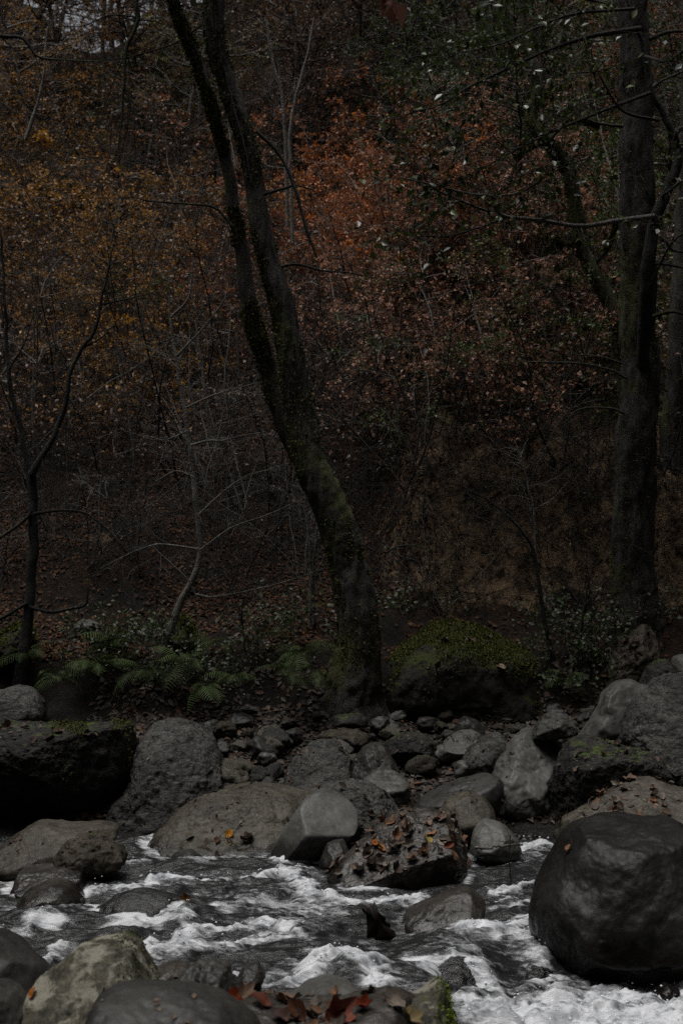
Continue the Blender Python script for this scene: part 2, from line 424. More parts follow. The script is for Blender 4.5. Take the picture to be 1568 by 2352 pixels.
s = math_(nt, 'ADD', fa.outputs['Fac'], math_(nt, 'MULTIPLY', math_(nt, 'SUBTRACT', nA, .5), 1.7))
s = math_(nt, 'ADD', s, math_(nt, 'MULTIPLY', math_(nt, 'SUBTRACT', nB, .5), 1.0))
s = math_(nt, 'ADD', s, math_(nt, 'MULTIPLY', math_(nt, 'SUBTRACT', nC, .5), .3))
gate = ramp(nt, fa.outputs['Fac'], .0, .3)
ff = math_(nt, 'MULTIPLY', ramp(nt, s, .25, 1.05), gate)
fleck = math_(nt, 'MULTIPLY', ramp(nt, math_(nt, 'ADD', nB, math_(nt, 'MULTIPLY', nA, .8)), 1.0, 1.25), .25)
ff = math_(nt, 'MAXIMUM', ff, fleck)
b.inputs['Base Color'].default_value = (.016, .0165, .0165, 1)
b.inputs['Specular IOR Level'].default_value = .34; b.inputs['Roughness'].default_value = .09; b.inputs['IOR'].default_value = 1.33
bp = N(nt, "ShaderNodeBump"); bp.inputs['Strength'].default_value = .3; bp.inputs['Distance'].default_value = .05
nt.links.new(nB, bp.inputs['Height']); nt.links.new(bp.outputs[0], b.inputs['Normal'])
fo = N(nt, "ShaderNodeBsdfPrincipled"); fo.inputs['Roughness'].default_value = .4
nt.links.new(mixc(nt, ramp(nt, nA, .3, .6), (.34, .36, .385), (.60, .61, .63)), fo.inputs['Base Color'])
bq = N(nt, "ShaderNodeBump"); bq.inputs['Strength'].default_value = .5; bq.inputs['Distance'].default_value = .03
nt.links.new(nA, bq.inputs['Height']); nt.links.new(bq.outputs[0], fo.inputs['Normal'])
mx = N(nt, "ShaderNodeMixShader"); nt.links.new(ff, mx.inputs[0]); nt.links.new(b.outputs[0], mx.inputs[1]); nt.links.new(fo.outputs[0], mx.inputs[2])
nt.links.new(mx.outputs[0], out.inputs[0])
WVERT = np.stack([x, y, wz], 1)
w = link("water", make_mesh("water", WVERT, Fw, True, None, {"foam": foam}), m)
tag(w, "dark rushing mountain stream with white foam between boulders", "stream", kind="structure")

# droplets thrown up over the foam
sp = MB(); bm = bmesh.new(); bmesh.ops.create_icosphere(bm, subdivisions=1, radius=1)
iv = np.array([q.co[:] for q in bm.verts]); itf = np.array([[q.index for q in f.verts] for f in bm.faces]); bm.free()
cand = np.nonzero(foam > .6)[0]
for k in RNG.choice(cand, 420):
    r = RNG.uniform(.002, .0065)
    sp.add(iv * r * np.array((1.2, 1, 1)) + WVERT[k] + np.array((0, 0, abs(RNG.normal(0, .022)))), T=itf)
m, nt, b, out = newmat("spray_white"); b.inputs['Base Color'].default_value = (.8, .82, .85, 1); b.inputs['Roughness'].default_value = .15
tag(link("water_spray", sp.mesh("water_spray"), m), "white droplets of spray above the foaming stream", "spray", kind="stuff")

# ------------------------------------------------------------------ rocks
ICO = {}
def ico(n):
    if n not in ICO:
        bm = bmesh.new(); bmesh.ops.create_icosphere(bm, subdivisions=n, radius=1)
        V = np.array([q.co[:] for q in bm.verts]); bm.verts.ensure_lookup_table()
        F = np.array([[q.index for q in f.verts] for f in bm.faces]); bm.free(); ICO[n] = (V, F)
    return ICO[n]

ROCKS = {}
def rock(key, label, pts, d, dep, mat, lean=0., facets=(), amp=.06, crag=.02, bx=.72, by=.8, off=FO, sub=None, smooth=5, und=.5, name="boulder", group=None, freq=2.2):
    q = np.array([W(px, py + off, d) for px, py in pts])[:, [0, 2]]
    x1, z1 = q.T; x2, z2 = np.roll(x1, -1), np.roll(z1, -1); cr = x1 * z2 - x2 * z1; A = cr.sum() / 2
    cx = ((x1 + x2) * cr).sum() / (6 * A); cz = ((z1 + z2) * cr).sum() / (6 * A)
    p = q - (cx, cz); p2 = np.roll(p, -1, 0)
    na = 240; th = np.linspace(0, 2 * np.pi, na, endpoint=False); R = np.zeros(na)
    for k, t in enumerate(th):
        u = np.array((math.cos(t), math.sin(t)))
        e = p2 - p; den = u[0] * e[:, 1] - u[1] * e[:, 0]; den = np.where(abs(den) < 1e-9, 1e-9, den)
        tt = (p[:, 0] * e[:, 1] - p[:, 1] * e[:, 0]) / den; s_ = (p[:, 0] * u[1] - p[:, 1] * u[0]) / den
        ok = (tt > 0) & (s_ >= -1e-6) & (s_ <= 1 + 1e-6)
        R[k] = tt[ok].max() if ok.any() else .05
    kk = np.exp(-(np.arange(-15, 16) / smooth) ** 2); kk /= kk.sum()
    R = np.convolve(np.concatenate([R[-15:], R, R[:15]]), kk, 'valid')
    D, F = ico(sub or (7 if R.mean() > .3 else 6))
    th_v = np.arctan2(D[:, 2], D[:, 0]) % (2 * np.pi); s_ = np.hypot(D[:, 0], D[:, 2])
    Rv = np.interp(th_v, np.append(th, 2 * np.pi), np.append(R, R[0]))
    sx = s_ ** bx
    P = np.stack([Rv * sx * np.cos(th_v), dep * np.sign(D[:, 1]) * np.abs(D[:, 1]) ** by, Rv * sx * np.sin(th_v)], 1)
    tz = np.clip(-P[:, 2] / (-P[:, 2].min() + 1e-6), 0, 1); P[:, 1] *= 1 - und * tz ** 1.3          # the foot draws in under the body
    tz = np.clip(P[:, 2] / (P[:, 2].max() + 1e-6), 0, 1); P[:, 1] += .45 * dep * tz ** 1.5 * np.clip(-P[:, 1] / dep, 0, 1) * und
    P[:, 1] += lean * P[:, 2]
    for (a, bb, c, fr) in facets:
        n = np.array((a, bb, c), float); n /= np.linalg.norm(n)
        dt = P @ n; lim = fr * dt.max(); ex = np.maximum(dt - lim, 0)
        P -= n * (ex * ex / (ex + .13 * R.mean()))[:, None]
    size = R.mean(); seed = sum(map(ord, key)) * 3.7
    fr_ = np.random.default_rng(sum(map(ord, key)))
    for _ in range(0 if key in ('wedge', 'pointed', 'oblong', 'slab') else 7 if size > .12 else 4):      # broken planes
        n = fr_.normal(size=3); n[1] = -abs(n[1]); n[2] = n[2] * .8 + .25; n /= np.linalg.norm(n)
        dt = P @ n; ex = np.maximum(dt - fr_.uniform(.80, .93) * dt.max(), 0); P -= n * (ex * ex / (ex + .03 * size))[:, None]
    nd = P / (np.linalg.norm(P, axis=1)[:, None] + 1e-6)
    P = P + nd * (amp * size * fbm(P / size * freq * .55 + seed, 3))[:, None]
    P = P + nd * (crag * .6 * (1.1 * fbm(P * 9 + seed, 5, .62) - .9 * np.maximum(fbm(P * 17 + seed * 2, 3), .1)))[:, None]
    z0 = P[:, 2].min(); P[:, 2] -= z0
    me = make_mesh(name, P, F)
    o = link(name, me, M[mat], loc=(cx, d, cz + z0)); tag(o, label, "rock", group)
    ROCKS[key] = o
    return o

B = "big_boulder"
rock("overhang", "huge black overhanging boulder with leaves and moss along its flat top", [(-150, 502), (60, 498), (200, 500), (290, 491), (332, 500), (340, 545), (332, 610), (300, 690), (255, 800), (100, 850), (-150, 860)], 11.75, .75, 'pitd', lean=-.9, facets=((0, 0, 1, .93),), amp=.03, crag=.035, bx=.6)
rock("hump", "round grey pitted boulder right of the overhanging black one", [(318, 545), (350, 520), (400, 513), (450, 520), (482, 548), (505, 595), (528, 650), (545, 700), (500, 740), (420, 790), (330, 850), (250, 820), (228, 760), (245, 710), (300, 650)], 11.35, .5, 'pit', lean=.35, und=.12, amp=.05, crag=.03)
rock("flatleft", "smooth pale olive rock lying under the black overhang", [(-120, 850), (-20, 812), (40, 770), (75, 748), (130, 753), (200, 756), (262, 745), (276, 765), (258, 795), (200, 850), (60, 880), (-120, 890)], 9.85, .34, 'tan', lean=.5, facets=((-.2, -.5, .8, .72),), amp=.06, crag=.012)
rock("lump", "low brown pitted rock in front of the pale olive one", [(105, 835), (150, 788), (190, 771), (240, 780), (288, 805), (285, 840), (200, 865), (110, 860)], 9.6, .22, 'crust', lean=.4, crag=.03)
rock("topleft", "round grey stone standing behind the flat top of the black boulder", [(-80, 455), (0, 440), (30, 429), (70, 433), (100, 465), (108, 505), (60, 530), (-80, 530)], 12.3, .35, 'pit', lean=.3, amp=.04, crag=.012)
rock("tan", "broad tan boulder sloping to the water with a few leaves", [(318, 835), (345, 780), (400, 727), (460, 692), (520, 677), (600, 674), (690, 684), (760, 705), (770, 780), (700, 850), (560, 880), (400, 880), (330, 870)], 10.75, .55, 'tan', lean=.75, facets=((-.1, -.75, .75, .62),), amp=.05, crag=.022, bx=.65)
rock("wedge", "smooth grey wedge of rock with a flat bright face", [(618, 815), (650, 765), (698, 692), (740, 669), (790, 684), (822, 720), (824, 748), (800, 778), (770, 810), (690, 840), (640, 845)], 10.25, .36, 'smooth', lean=.1, facets=((.25, -.62, .74, .42), (-.75, -.55, .35, .62), (.25, -.9, -.5, .55)), amp=.025, crag=.006, bx=.62, smooth=3)
rock("behindwedge", "rough leaf-flecked boulder tucked behind the smooth grey wedge", [(700, 720), (730, 670), (790, 655), (850, 660), (900, 690), (935, 735), (930, 780), (820, 830), (720, 800)], 10.7, .36, 'pit', lean=.5, crag=.028)
rock("leafy", "wet boulder in midstream carpeted with brown leaves", [(735, 880), (760, 850), (800, 815), (850, 772), (930, 718), (1000, 720), (1050, 745), (1078, 782), (1083, 825), (1055, 880), (990, 930), (930, 945), (850, 925), (780, 905)], 9.75, .42, 'wet', lean=.25, facets=((-.15, -.55, .82, .45), (.2, -1, -.35, .6)), amp=.05, crag=.022, bx=.66, smooth=4)
rock("greywedge", "small dark grey wedge at the water beside the leaf-carpeted boulder", [(733, 830), (752, 792), (790, 782), (805, 820), (780, 860), (735, 855)], 9.95, .16, 'smoothd', lean=.3, amp=.04, crag=.008)
rock("round1", "rounded pitted boulder half-way up the stony bank", [(634, 690), (655, 628), (690, 582), (720, 562), (770, 555), (800, 582), (808, 625), (795, 690), (720, 730), (650, 725)], 11.4, .34, 'pit', lean=.4, facets=((.25, -.7, .65, .6),), crag=.022)
rock("round2", "dark rounded stone right of the pitted boulder on the bank", [(800, 650), (810, 602), (840, 571), (870, 560), (900, 583), (917, 625), (910, 670), (860, 690), (810, 680)], 11.6, .24, 'smoothd', lean=.3, facets=((.3, -.6, .75, .66),), crag=.016)
rock("block", "black flat-topped block on the bank below the leaning tree", [(880, 565), (900, 546), (930, 532), (970, 537), (1003, 560), (1006, 620), (950, 650), (890, 620)], 11.9, .25, 'pitd', lean=-.25, facets=((0, 0, 1, .85),), crag=.02)
rock("banded", "low stone banded in pale and dark grey", [(836, 645), (870, 622), (910, 629), (946, 655), (944, 690), (900, 710), (845, 690)], 11.1, .2, 'band', lean=.5, facets=((.1, -.4, .9, .6),), crag=.008)
rock("slab", "pale flat slab lying on the bank beside a standing stone", [(1008, 570), (1030, 548), (1060, 533), (1090, 533), (1118, 547), (1095, 568), (1060, 600), (1008, 600)], 11.95, .22, 'smooth', lean=.5, facets=((0, -.45, .9, .5),), crag=.01, smooth=3)
rock("standing", "small standing stone propped on the pale slab", [(1036, 540), (1050, 510), (1072, 493), (1098, 508), (1122, 540), (1100, 552), (1050, 552)], 12.25, .14, 'smoothd', lean=.2, crag=.01)
rock("pebbled", "pitted round stone wedged left of the sculpted grey rock", [(1062, 605), (1075, 572), (1110, 550), (1150, 536), (1172, 560), (1160, 610), (1130, 650), (1075, 650)], 11.6, .24, 'pit', lean=.4, crag=.016)
rock("oblong", "long slanting log-shaped stone above the stream edge", [(945, 722), (960, 690), (1000, 664), (1060, 641), (1115, 627), (1150, 638), (1158, 670), (1150, 710), (1090, 725), (1020, 745), (960, 745)], 10.9, .2, 'smoothd', lean=.15, facets=((-.25, -.3, .9, .5),), amp=.04, crag=.01)
rock("sculpted", "sculpted smooth grey rock with hollows below a perched wedge", [(1115, 655), (1150, 597), (1180, 562), (1215, 535), (1285, 555), (1310, 620), (1300, 670), (1265, 715), (1200, 740), (1140, 725)], 11.35, .34, 'smooth', lean=.7, facets=((.35, -.6, .7, .5),), amp=.11, crag=.006, freq=3.4)
rock("perched", "blunt grey wedge perched on the sculpted rock", [(1207, 547), (1238, 512), (1265, 487), (1295, 484), (1320, 512), (1328, 538), (1270, 552)], 11.45, .2, 'pit', lean=.2, facets=((-.4, -.4, .8, .7),), amp=.04, crag=.01, smooth=3)
rock("pointed", "pale smooth pointed rock with two dimples on the bank", [(1325, 540), (1368, 492), (1388, 445), (1418, 422), (1458, 417), (1496, 432), (1512, 450), (1490, 500), (1450, 560), (1330, 575)], 12.1, .26, 'smooth', lean=.35, facets=((.25, -.85, .45, .5), (-.9, -.3, .3, .75)), amp=.09, crag=.006, smooth=3, freq=3)
rock("rightbig", "large rough lichen-spotted boulder at the right edge of the bank", [(1418, 560), (1440, 482), (1490, 449), (1540, 420), (1640, 395), (1740, 450), (1740, 680), (1600, 720), (1450, 650)], 11.8, .6, 'pit', lean=.55, facets=((-.2, -.7, .7, .6),), amp=.05, crag=.035)
rock("darkslab", "big dark slab with a pale leaf-dusted crest", [(1240, 760), (1258, 665), (1288, 585), (1310, 549), (1350, 542), (1420, 558), (1480, 574), (1522, 605), (1550, 645), (1555, 720), (1480, 760), (1300, 790)], 11.05, .42, 'pitd', lean=-.12, facets=((.1, -.25, 1, .82), (.1, -1, -.2, .6)), amp=.05, crag=.03, bx=.62)
rock("egg", "smooth egg-shaped brown stone above a smaller round one", [(1002, 725), (1030, 690), (1070, 678), (1110, 685), (1137, 718), (1142, 760), (1100, 790), (1040, 785)], 10.55, .25, 'tan', lean=.35, amp=.03, crag=.008)
rock("egg2", "smaller smooth rounded stone at the water with a pale stick before it", [(1078, 812), (1090, 762), (1115, 738), (1150, 745), (1185, 775), (1200, 805), (1170, 835), (1100, 835)], 10.2, .22, 'smooth', lean=.3, amp=.06, crag=.008)
rock("leafshelf", "shelf of rock strewn with brown leaves behind the huge round boulder", [(1235, 800), (1300, 742), (1380, 706), (1450, 672), (1510, 659), (1568, 680), (1680, 700), (1680, 840), (1400, 860), (1250, 850)], 10.3, .45, 'tan', lean=.7, facets=((-.1, -.45, .9, .5),), amp=.06, crag=.02)
rock("giant", "huge dark round boulder standing in the stream at the right", [(1212, 1000), (1224, 925), (1252, 850), (1285, 785), (1322, 752), (1390, 731), (1440, 722), (1490, 734), (1545, 736), (1610, 780), (1670, 900), (1660, 1060), (1580, 1130), (1480, 1160), (1400, 1150), (1310, 1110), (1252, 1058)], 8.35, .62, 'giant', lean=.2, und=.75, facets=((-.45, -.7, .6, .74), (.35, -.8, .55, .8)), amp=.06, crag=.010, bx=.86, by=1., smooth=3)
rock("slant", "wet brown rock slanting out of the water beside a dark curled leaf", [(910, 995), (938, 948), (1000, 921), (1068, 898), (1110, 904), (1120, 932), (1112, 975), (1060, 1010), (1000, 1030), (930, 1030)], 8.6, .24, 'wet', lean=.35, facets=((-.1, -.6, .7, .6), (1, -.3, 0, .85)), amp=.04, crag=.01, smooth=3)
rock("wetleft", "angular wet brown rock in the stream at the left", [(10, 960), (28, 890), (45, 846), (100, 841), (195, 860), (203, 900), (190, 950), (100, 985), (15, 985)], 9.35, .3, 'wet', lean=.4, facets=((0, -.4, .9, .65),), amp=.05, crag=.014, smooth=3)
rock("wetleft2", "smooth rounded wet rock leaning on the angular one in the stream", [(15, 955), (55, 905), (110, 880), (160, 888), (195, 925), (190, 970), (100, 990), (25, 985)], 9.05, .24, 'wet', lean=.4, amp=.03, crag=.006)
rock("nearleft", "dark smooth foreground rock at the left edge of the stream", [(-150, 1005), (0, 1008), (55, 1038), (112, 1092), (120, 1160), (-150, 1200)], 7.0, .3, 'smoothd', lean=.3, crag=.008)
rock("nearcorner", "small grey stone in the lower left corner below the dark rock", [(-100, 1125), (0, 1118), (40, 1130), (58, 1165), (60, 1260), (-100, 1260)], 6.3, .2, 'smoothd', lean=.3, crag=.006)
rock("lichen", "pale lichen-blotched foreground boulder with moss on its flank", [(-20, 1300), (25, 1195), (60, 1142), (100, 1098), (180, 1045), (250, 1020), (302, 1030), (332, 1062), (358, 1112), (375, 1180), (380, 1330), (100, 1380)], 6.3, .34, 'lichen', lean=.45, facets=((-.35, -.6, .7, .5), (.5, -.8, .4, .6), (.8, -.2, .6, .72)), amp=.06, crag=.014, smooth=2, bx=.62)
rock("nearfront", "low grey-green foreground boulder cut off by the bottom edge", [(170, 1290), (200, 1180), (250, 1143), (330, 1138), (420, 1148), (520, 1165), (590, 1205), (630, 1300), (400, 1400)], 5.6, .3, 'smoothd', lean=.5, facets=((0, -.4, .9, .7),), crag=.01)
rock("neardark", "small dark wet stone above the folded grey foreground rock", [(335, 1100), (360, 1078), (400, 1068), (442, 1080), (440, 1110), (370, 1130)], 6.8, .14, 'wet', lean=.4, crag=.008)
rock("nearfold", "folded grey foreground rock with dark hollows", [(355, 1150), (400, 1108), (440, 1084), (480, 1071), (522, 1088), (548, 1130), (560, 1200), (420, 1220), (360, 1200)], 6.55, .2, 'smoothd', lean=.4, amp=.18, crag=.01, freq=3.2)
rock("neargrey", "smooth grey foreground stone below a crest of foam", [(640, 1165), (700, 1122), (750, 1107), (800, 1119), (835, 1145), (850, 1200), (640, 1220)], 6.7, .22, 'smooth', lean=.4, amp=.04, crag=.006)
rock("nearmoss", "brown foreground rock with a bright mossy right edge", [(900, 1200), (950, 1150), (1000, 1117), (1024, 1118), (1040, 1155), (1058, 1215), (1060, 1300), (900, 1300)], 6.3, .2, 'lichen', lean=.3, crag=.012)
rock("nearmound", "dark leaf-littered mound of wet stones along the bottom edge", [(430, 1330), (445, 1190), (500, 1166), (600, 1168), (700, 1182), (800, 1172), (880, 1156), (950, 1162), (1000, 1200), (1010, 1330)], 6.15, .3, "wet", lean=.5, amp=.14, crag=.03, smooth=3)
rock("nearchip", "small black stone breaking the foam in the foreground", [(535, 1115), (560, 1075), (590, 1066), (610, 1095), (600, 1125), (550, 1135)], 7.1, .12, 'smoothd', lean=.3, crag=.01)
rock("submerged", "black wet stone washed over at the foot of the tan boulder", [(370, 850), (400, 815), (440, 808), (480, 835), (490, 860), (430, 880), (375, 875)], 10.1, .2, 'smoothd', lean=.3, crag=.012)
rock("hump2", "low grey stone at the right foot of the round pitted boulder", [(495, 700), (515, 668), (550, 655), (585, 672), (600, 700), (580, 730), (510, 730)], 11.25, .2, 'smooth', lean=.4, crag=.01)
rock("drowned", "low black stone washed over by the current left of midstream", [(170, 1030), (200, 960), (260, 922), (310, 908), (380, 920), (425, 970), (445, 1030), (300, 1060)], 8.75, .24, 'drowned', lean=.7, und=0, amp=.08, crag=.012)
rock("drowned2", "broad black stone under a skin of dark water right of midstream", [(900, 1150), (940, 1075), (1010, 1042), (1075, 1048), (1120, 1085), (1160, 1150), (1000, 1170)], 7.95, .26, 'drowned', lean=.8, und=0, amp=.08, crag=.012)
rock("drowned3", "black stone splitting the cascade beside the huge boulder", [(1175, 1190), (1195, 1105), (1230, 1078), (1275, 1100), (1300, 1160), (1290, 1200)], 7.95, .18, 'drowned', lean=.5, und=0, amp=.12, crag=.02)
rock("drowned4", "small black stone at the lip of the lower left foam", [(60, 1010), (85, 985), (125, 978), (150, 1000), (130, 1020), (80, 1025)], 8.55, .1, 'drowned', lean=.5, und=0, amp=.1, crag=.01, sub=5)
rock("drowned5", "flat black stone among the streaks left of the slanting brown rock", [(700, 1075), (740, 1048), (800, 1045), (850, 1060), (860, 1080), (780, 1095)], 8.15, .16, 'drowned', lean=.7, und=0, amp=.08, crag=.01, sub=5)
rock("midchip", "tiny black rock in the middle of the rapids", [(465, 975), (500, 962), (545, 972), (540, 985), (500, 992), (466, 990)], 8.9, .08, 'smoothd', crag=.006, sub=5)
rock("poolrock", "black rounded stone half drowned in the white pool", [(1440, 1190), (1455, 1170), (1485, 1168), (1492, 1190), (1470, 1210), (1445, 1205)], 7.6, .08, 'smoothd', crag=.006, sub=5)
rock("poolrock2", "small black stone washed by foam below the huge boulder", [(1500, 1130), (1530, 1112), (1560, 1125), (1555, 1150), (1515, 1155)], 7.75, .09, 'smoothd', crag=.006, sub=5)
# up on the bank
rock("mossy", "great moss-topped boulder at the foot of the leaning tree", [(880, 450), (886, 375), (908, 322), (960, 297), (1020, 283), (1090, 290), (1140, 310), (1205, 345), (1248, 380), (1268, 440), (1262, 510), (1100, 540), (890, 530)], 13.1, .8, 'moss', lean=.35, und=.15, facets=((.1, -.2, 1, .8),), amp=.06, crag=.022, bx=.65)
rock("brownpoint", "pointed brown rock crusted with leaves at the thick trunk's foot", [(1375, 440), (1388, 372), (1430, 331), (1480, 284), (1504, 298), (1514, 350), (1512, 440)], 13.0, .3, 'crust', lean=.3, crag=.04, smooth=3)
rock("blackhole", "dark rock standing in for a round hollow at the right edge behind the rough boulder", [(1450, 450), (1480, 385), (1510, 365), (1550, 372), (1575, 420), (1570, 470), (1480, 480)], 12.75, .3, 'pitd', lean=-.3, crag=.02)  # dark stone added in place of a dark round hollow
rock("whitetip", "pale grey rock peeping in at the right edge above the rough boulder", [(1535, 400), (1550, 362), (1600, 352), (1640, 400), (1620, 450), (1560, 440)], 12.85, .25, 'smooth', lean=.3, crag=.01)
rock("hillstone", "small pale grey stone lying on the leafy slope above the ferns", [(168, 292), (180, 278), (205, 275), (228, 284), (228, 297), (200, 308), (172, 304)], 13.7, .12, 'smooth', lean=.3, crag=.008, sub=5)
rock("hillstone2", "dark mossy rock below the small pale stone on the slope", [(212, 320), (235, 300), (270, 293), (285, 315), (260, 335), (215, 340)], 13.4, .18, 'moss', lean=.3, crag=.02, sub=5)
rock("hillmoss", "dark mossy rock behind the thin pale sapling's foot", [(378, 330), (392, 285), (420, 266), (445, 290), (458, 335), (450, 365), (385, 365)], 13.35, .25, 'moss', lean=.3, crag=.02)
rock("leftmoss", "dark mossy rock on the bank beside the forked tree at the left", [(-20, 330), (20, 290), (60, 285), (85, 320), (80, 380), (-20, 390)], 13.2, .3, 'moss', lean=.3, crag=.03)
rock("bankstone", "rounded grey stone on the rim of the bank left of the leaning tree", [(512, 518), (525, 498), (555, 489), (580, 498), (590, 515), (560, 528), (520, 530)], 12.45, .14, 'smoothd', lean=.3, crag=.01, sub=5)
rock("bankslab", "flat dark stone lying against the foot of the leaning tree", [(752, 508), (765, 497), (800, 494), (832, 492), (848, 506), (840, 522), (770, 524)], 12.3, .14, 'pitd', lean=.3, crag=.012, sub=5)
rock("bankbrown", "sunken brown stone on the leafy bank above the pitted boulder", [(720, 545), (760, 530), (820, 528), (850, 545), (830, 575), (740, 570)], 12.1, .2, 'crust', lean=.4, crag=.02, sub=5)
rock("cornerstone", "mossy broken stone on the slope behind the right edge trunk", [(1505, 260), (1515, 240), (1550, 235), (1575, 250), (1570, 300), (1510, 300)], 14.2, .2, 'moss', lean=.2, crag=.02, sub=5)

def rock_moss(key, n, size, zmin, sel=None, base=(.062, .068, .013)):
    o = ROCKS[key]; me = o.data; nv = len(me.vertices)
    co = np.empty(nv * 3, np.float32); me.vertices.foreach_get("co", co); co = co.reshape(-1, 3).astype(float)
    no = np.empty(nv * 3, np.float32); me.vertices.foreach_get("normal", no); no = no.reshape(-1, 3).astype(float)
    w_ = co + np.array(o.location); px = 784 + w_[:, 0] / w_[:, 1] * K; py = 1176 + (CAMZ - w_[:, 2]) / w_[:, 1] * K - FO
    ok = no[:, 2] + .8 * fbm(co * 3 + 7, 4) > zmin
    if sel is not None: ok &= sel(px, py)
    k = RNG.choice(np.nonzero(ok)[0], n); P = co[k] + RNG.normal(0, .008, (n, 3)); D = no[k] + .8 * rnd_unit(n)
    V, T = leaf_quads(P - no[k] * .004, rnd_unit(n), D, RNG.uniform(.4, 1.4, n) * size, .5, .1)
    c = np.array(base) * RNG.uniform(.45, 1.7, (n, 1)) * (1, 1, 1); mb = MB(); mb.add(V, T=T, C=np.repeat(c, 4, 0))
    link("moss", mb.mesh("moss", smooth=False), M['litter'], o)
rock_moss("mossy", 26000, .020, .42)
rock_moss("overhang", 6000, .018, .6, lambda px, py: (px > 255) | ((px > 120) & (px < 200)))
rock_moss("hillmoss", 1500, .03, .5); rock_moss("hillstone2", 900, .02, .5); rock_moss("leftmoss", 1500, .03, .5); rock_moss("cornerstone", 1200, .04, .4)
rock_moss("nearmoss", 2200, .014, -.3, lambda px, py: px > 1000, (.10, .14, .012)); rock_moss("lichen", 900, .011, .2, lambda px, py: (px > 265) & (py < 1120), (.05, .055, .012))
cr = MB()
for key in ("overhang", "hump", "tan", "behindwedge", "leafy", "round1", "round2", "block", "slab", "pebbled", "oblong", "sculpted", "rightbig", "darkslab", "egg", "leafshelf", "flatleft", "lump", "topleft", "brownpoint", "mossy", "bankbrown", "nearfold", "nearfront"):
    o = ROCKS[key]; me = o.data; nv = len(me.vertices)
    co = np.empty(nv * 3, np.float32); me.vertices.foreach_get("co", co); co = co.reshape(-1, 3).astype(float)
    no = np.empty(nv * 3, np.float32); me.vertices.foreach_get("normal", no); no = no.reshape(-1, 3).astype(float)
    ok = np.nonzero((no[:, 2] > .45) & (fbm(co * 2.5 + 3, 3) > -.05))[0]
    if not len(ok): continue
    n = 70 if key in ("leafy", "leafshelf", "overhang", "rightbig", "mossy", "darkslab", "tan") else 22
    k = RNG.choice(ok, n); P = co[k] + np.array(o.location) + no[k] * .004; D = rnd_unit(n); D -= no[k] * (D * no[k]).sum(1)[:, None]
    V, T = leaf_quads(P, no[k] + .3 * rnd_unit(n), D, RNG.uniform(.015, .045, n), .6, .1)
    cr.add(V, T=T, C=np.repeat(np.array([(.05, .035, .025), (.09, .06, .04), (.03, .022, .018), (.13, .10, .075)])[RNG.integers(4, size=n)] * RNG.uniform(.6, 1.3, (n, 1)), 4, 0))
tag(link("leaf_crumbs", cr.mesh("leaf_crumbs", smooth=False), M['litter']), "crumbs of dead leaf and bark strewn over the boulders", "dead leaves", kind="stuff")
# froth where the stream breaks against the stones
from mathutils.kdtree import KDTree
pts_ = []
for o in ROCKS.values():
    if o.location[1] > 11.3: continue
    me = o.data; co = np.empty(len(me.vertices) * 3, np.float32); me.vertices.foreach_get("co", co); w_ = co.reshape(-1, 3) + np.array(o.location)
    pts_.append(w_[(w_[:, 2] > -.10) & (w_[:, 2] < .05) & (w_[:, 1] < 11)][::3])
pts_ = np.concatenate(pts_); kd = KDTree(len(pts_))
for k, p in enumerate(pts_): kd.insert((p[0], p[1], 0), k)
kd.balance()
wob = .5 + .9 * fbm(np.stack([WVERT[:, 0] * 2.5, WVERT[:, 1] * 2.5, 0 * wz], 1) + 60, 3)
near = np.array([kd.find((p[0], p[1], 0))[2] if g_ > .12 else 9. for p, g_ in zip(WVERT, wob)])
foam = np.maximum(foam, np.clip(wob, 0, 1) * .95 * np.exp(-(near / .055) ** 2))
bpy.data.objects["water"].data.attributes["foam"].data.foreach_set("value", foam.astype(np.float32))
# small loose stones of the bank: a few shapes copied
STONES = []
for k in range(6):
    D, F = ico(4); sc_ = np.array((1, RNG.uniform(.6, .9), RNG.uniform(.45, .7)))
    P = D * sc_; P = P + D * (.28 * fbm(D * 1.1 + k * 9, 3))[:, None]
    for _ in range(3):
        n = rnd_unit(1)[0]; n[2] = abs(n[2]); dt = P @ n; P -= n * (np.maximum(dt - .68 * dt.max(), 0) * .9)[:, None]
    P = P + D * (.05 * fbm(D * 6 + k, 3))[:, None]
    P[:, 2] -= P[:, 2].min() * .75; STONES.append(make_mesh("stone", P, F))
def put_stones(n, xr, yr, sr, mats, label, group):
    for k in range(n):
        x = RNG.uniform(*xr); y = RNG.uniform(*yr)
        me = STONES[RNG.integers(6)].copy(); me.materials.append(M[mats[RNG.integers(len(mats))]])
        o = link("stone", me, None, None, (x, y, H(np.array([x]), np.array([y]))[0] - .01))
        s_ = RNG.uniform(*sr) * RNG.uniform(.6, 1.2); o.scale = (s_, s_, s_); o.rotation_euler = (RNG.uniform(-.3, .3), RNG.uniform(-.3, .3), RNG.uniform(0, 6.28))
        tag(o, label, "stone", group)
put_stones(130, (-1.2, 2.6), (11.1, 12.65), (.05, .14), ['pit', 'smooth', 'smoothd', 'tan', 'crust'], "small loose stone among dead leaves on the stony bank", "loose stones on the stony bank")
put_stones(26, (-1.25, -.5), (11.15, 12.3), (.07, .17), ['pit', 'smoothd', 'crust', 'tan'], "dull stone sunk in leaf litter between the round boulders", "stones sunk in the litter between the round boulders")
put_stones(22, (1.3, 2.0), (10.3, 11.0), (.03, .08), ['smoothd', 'tan', 'wet'], "small stone in the gravel hollow below the dark slab", "stones in the hollow below the dark slab")

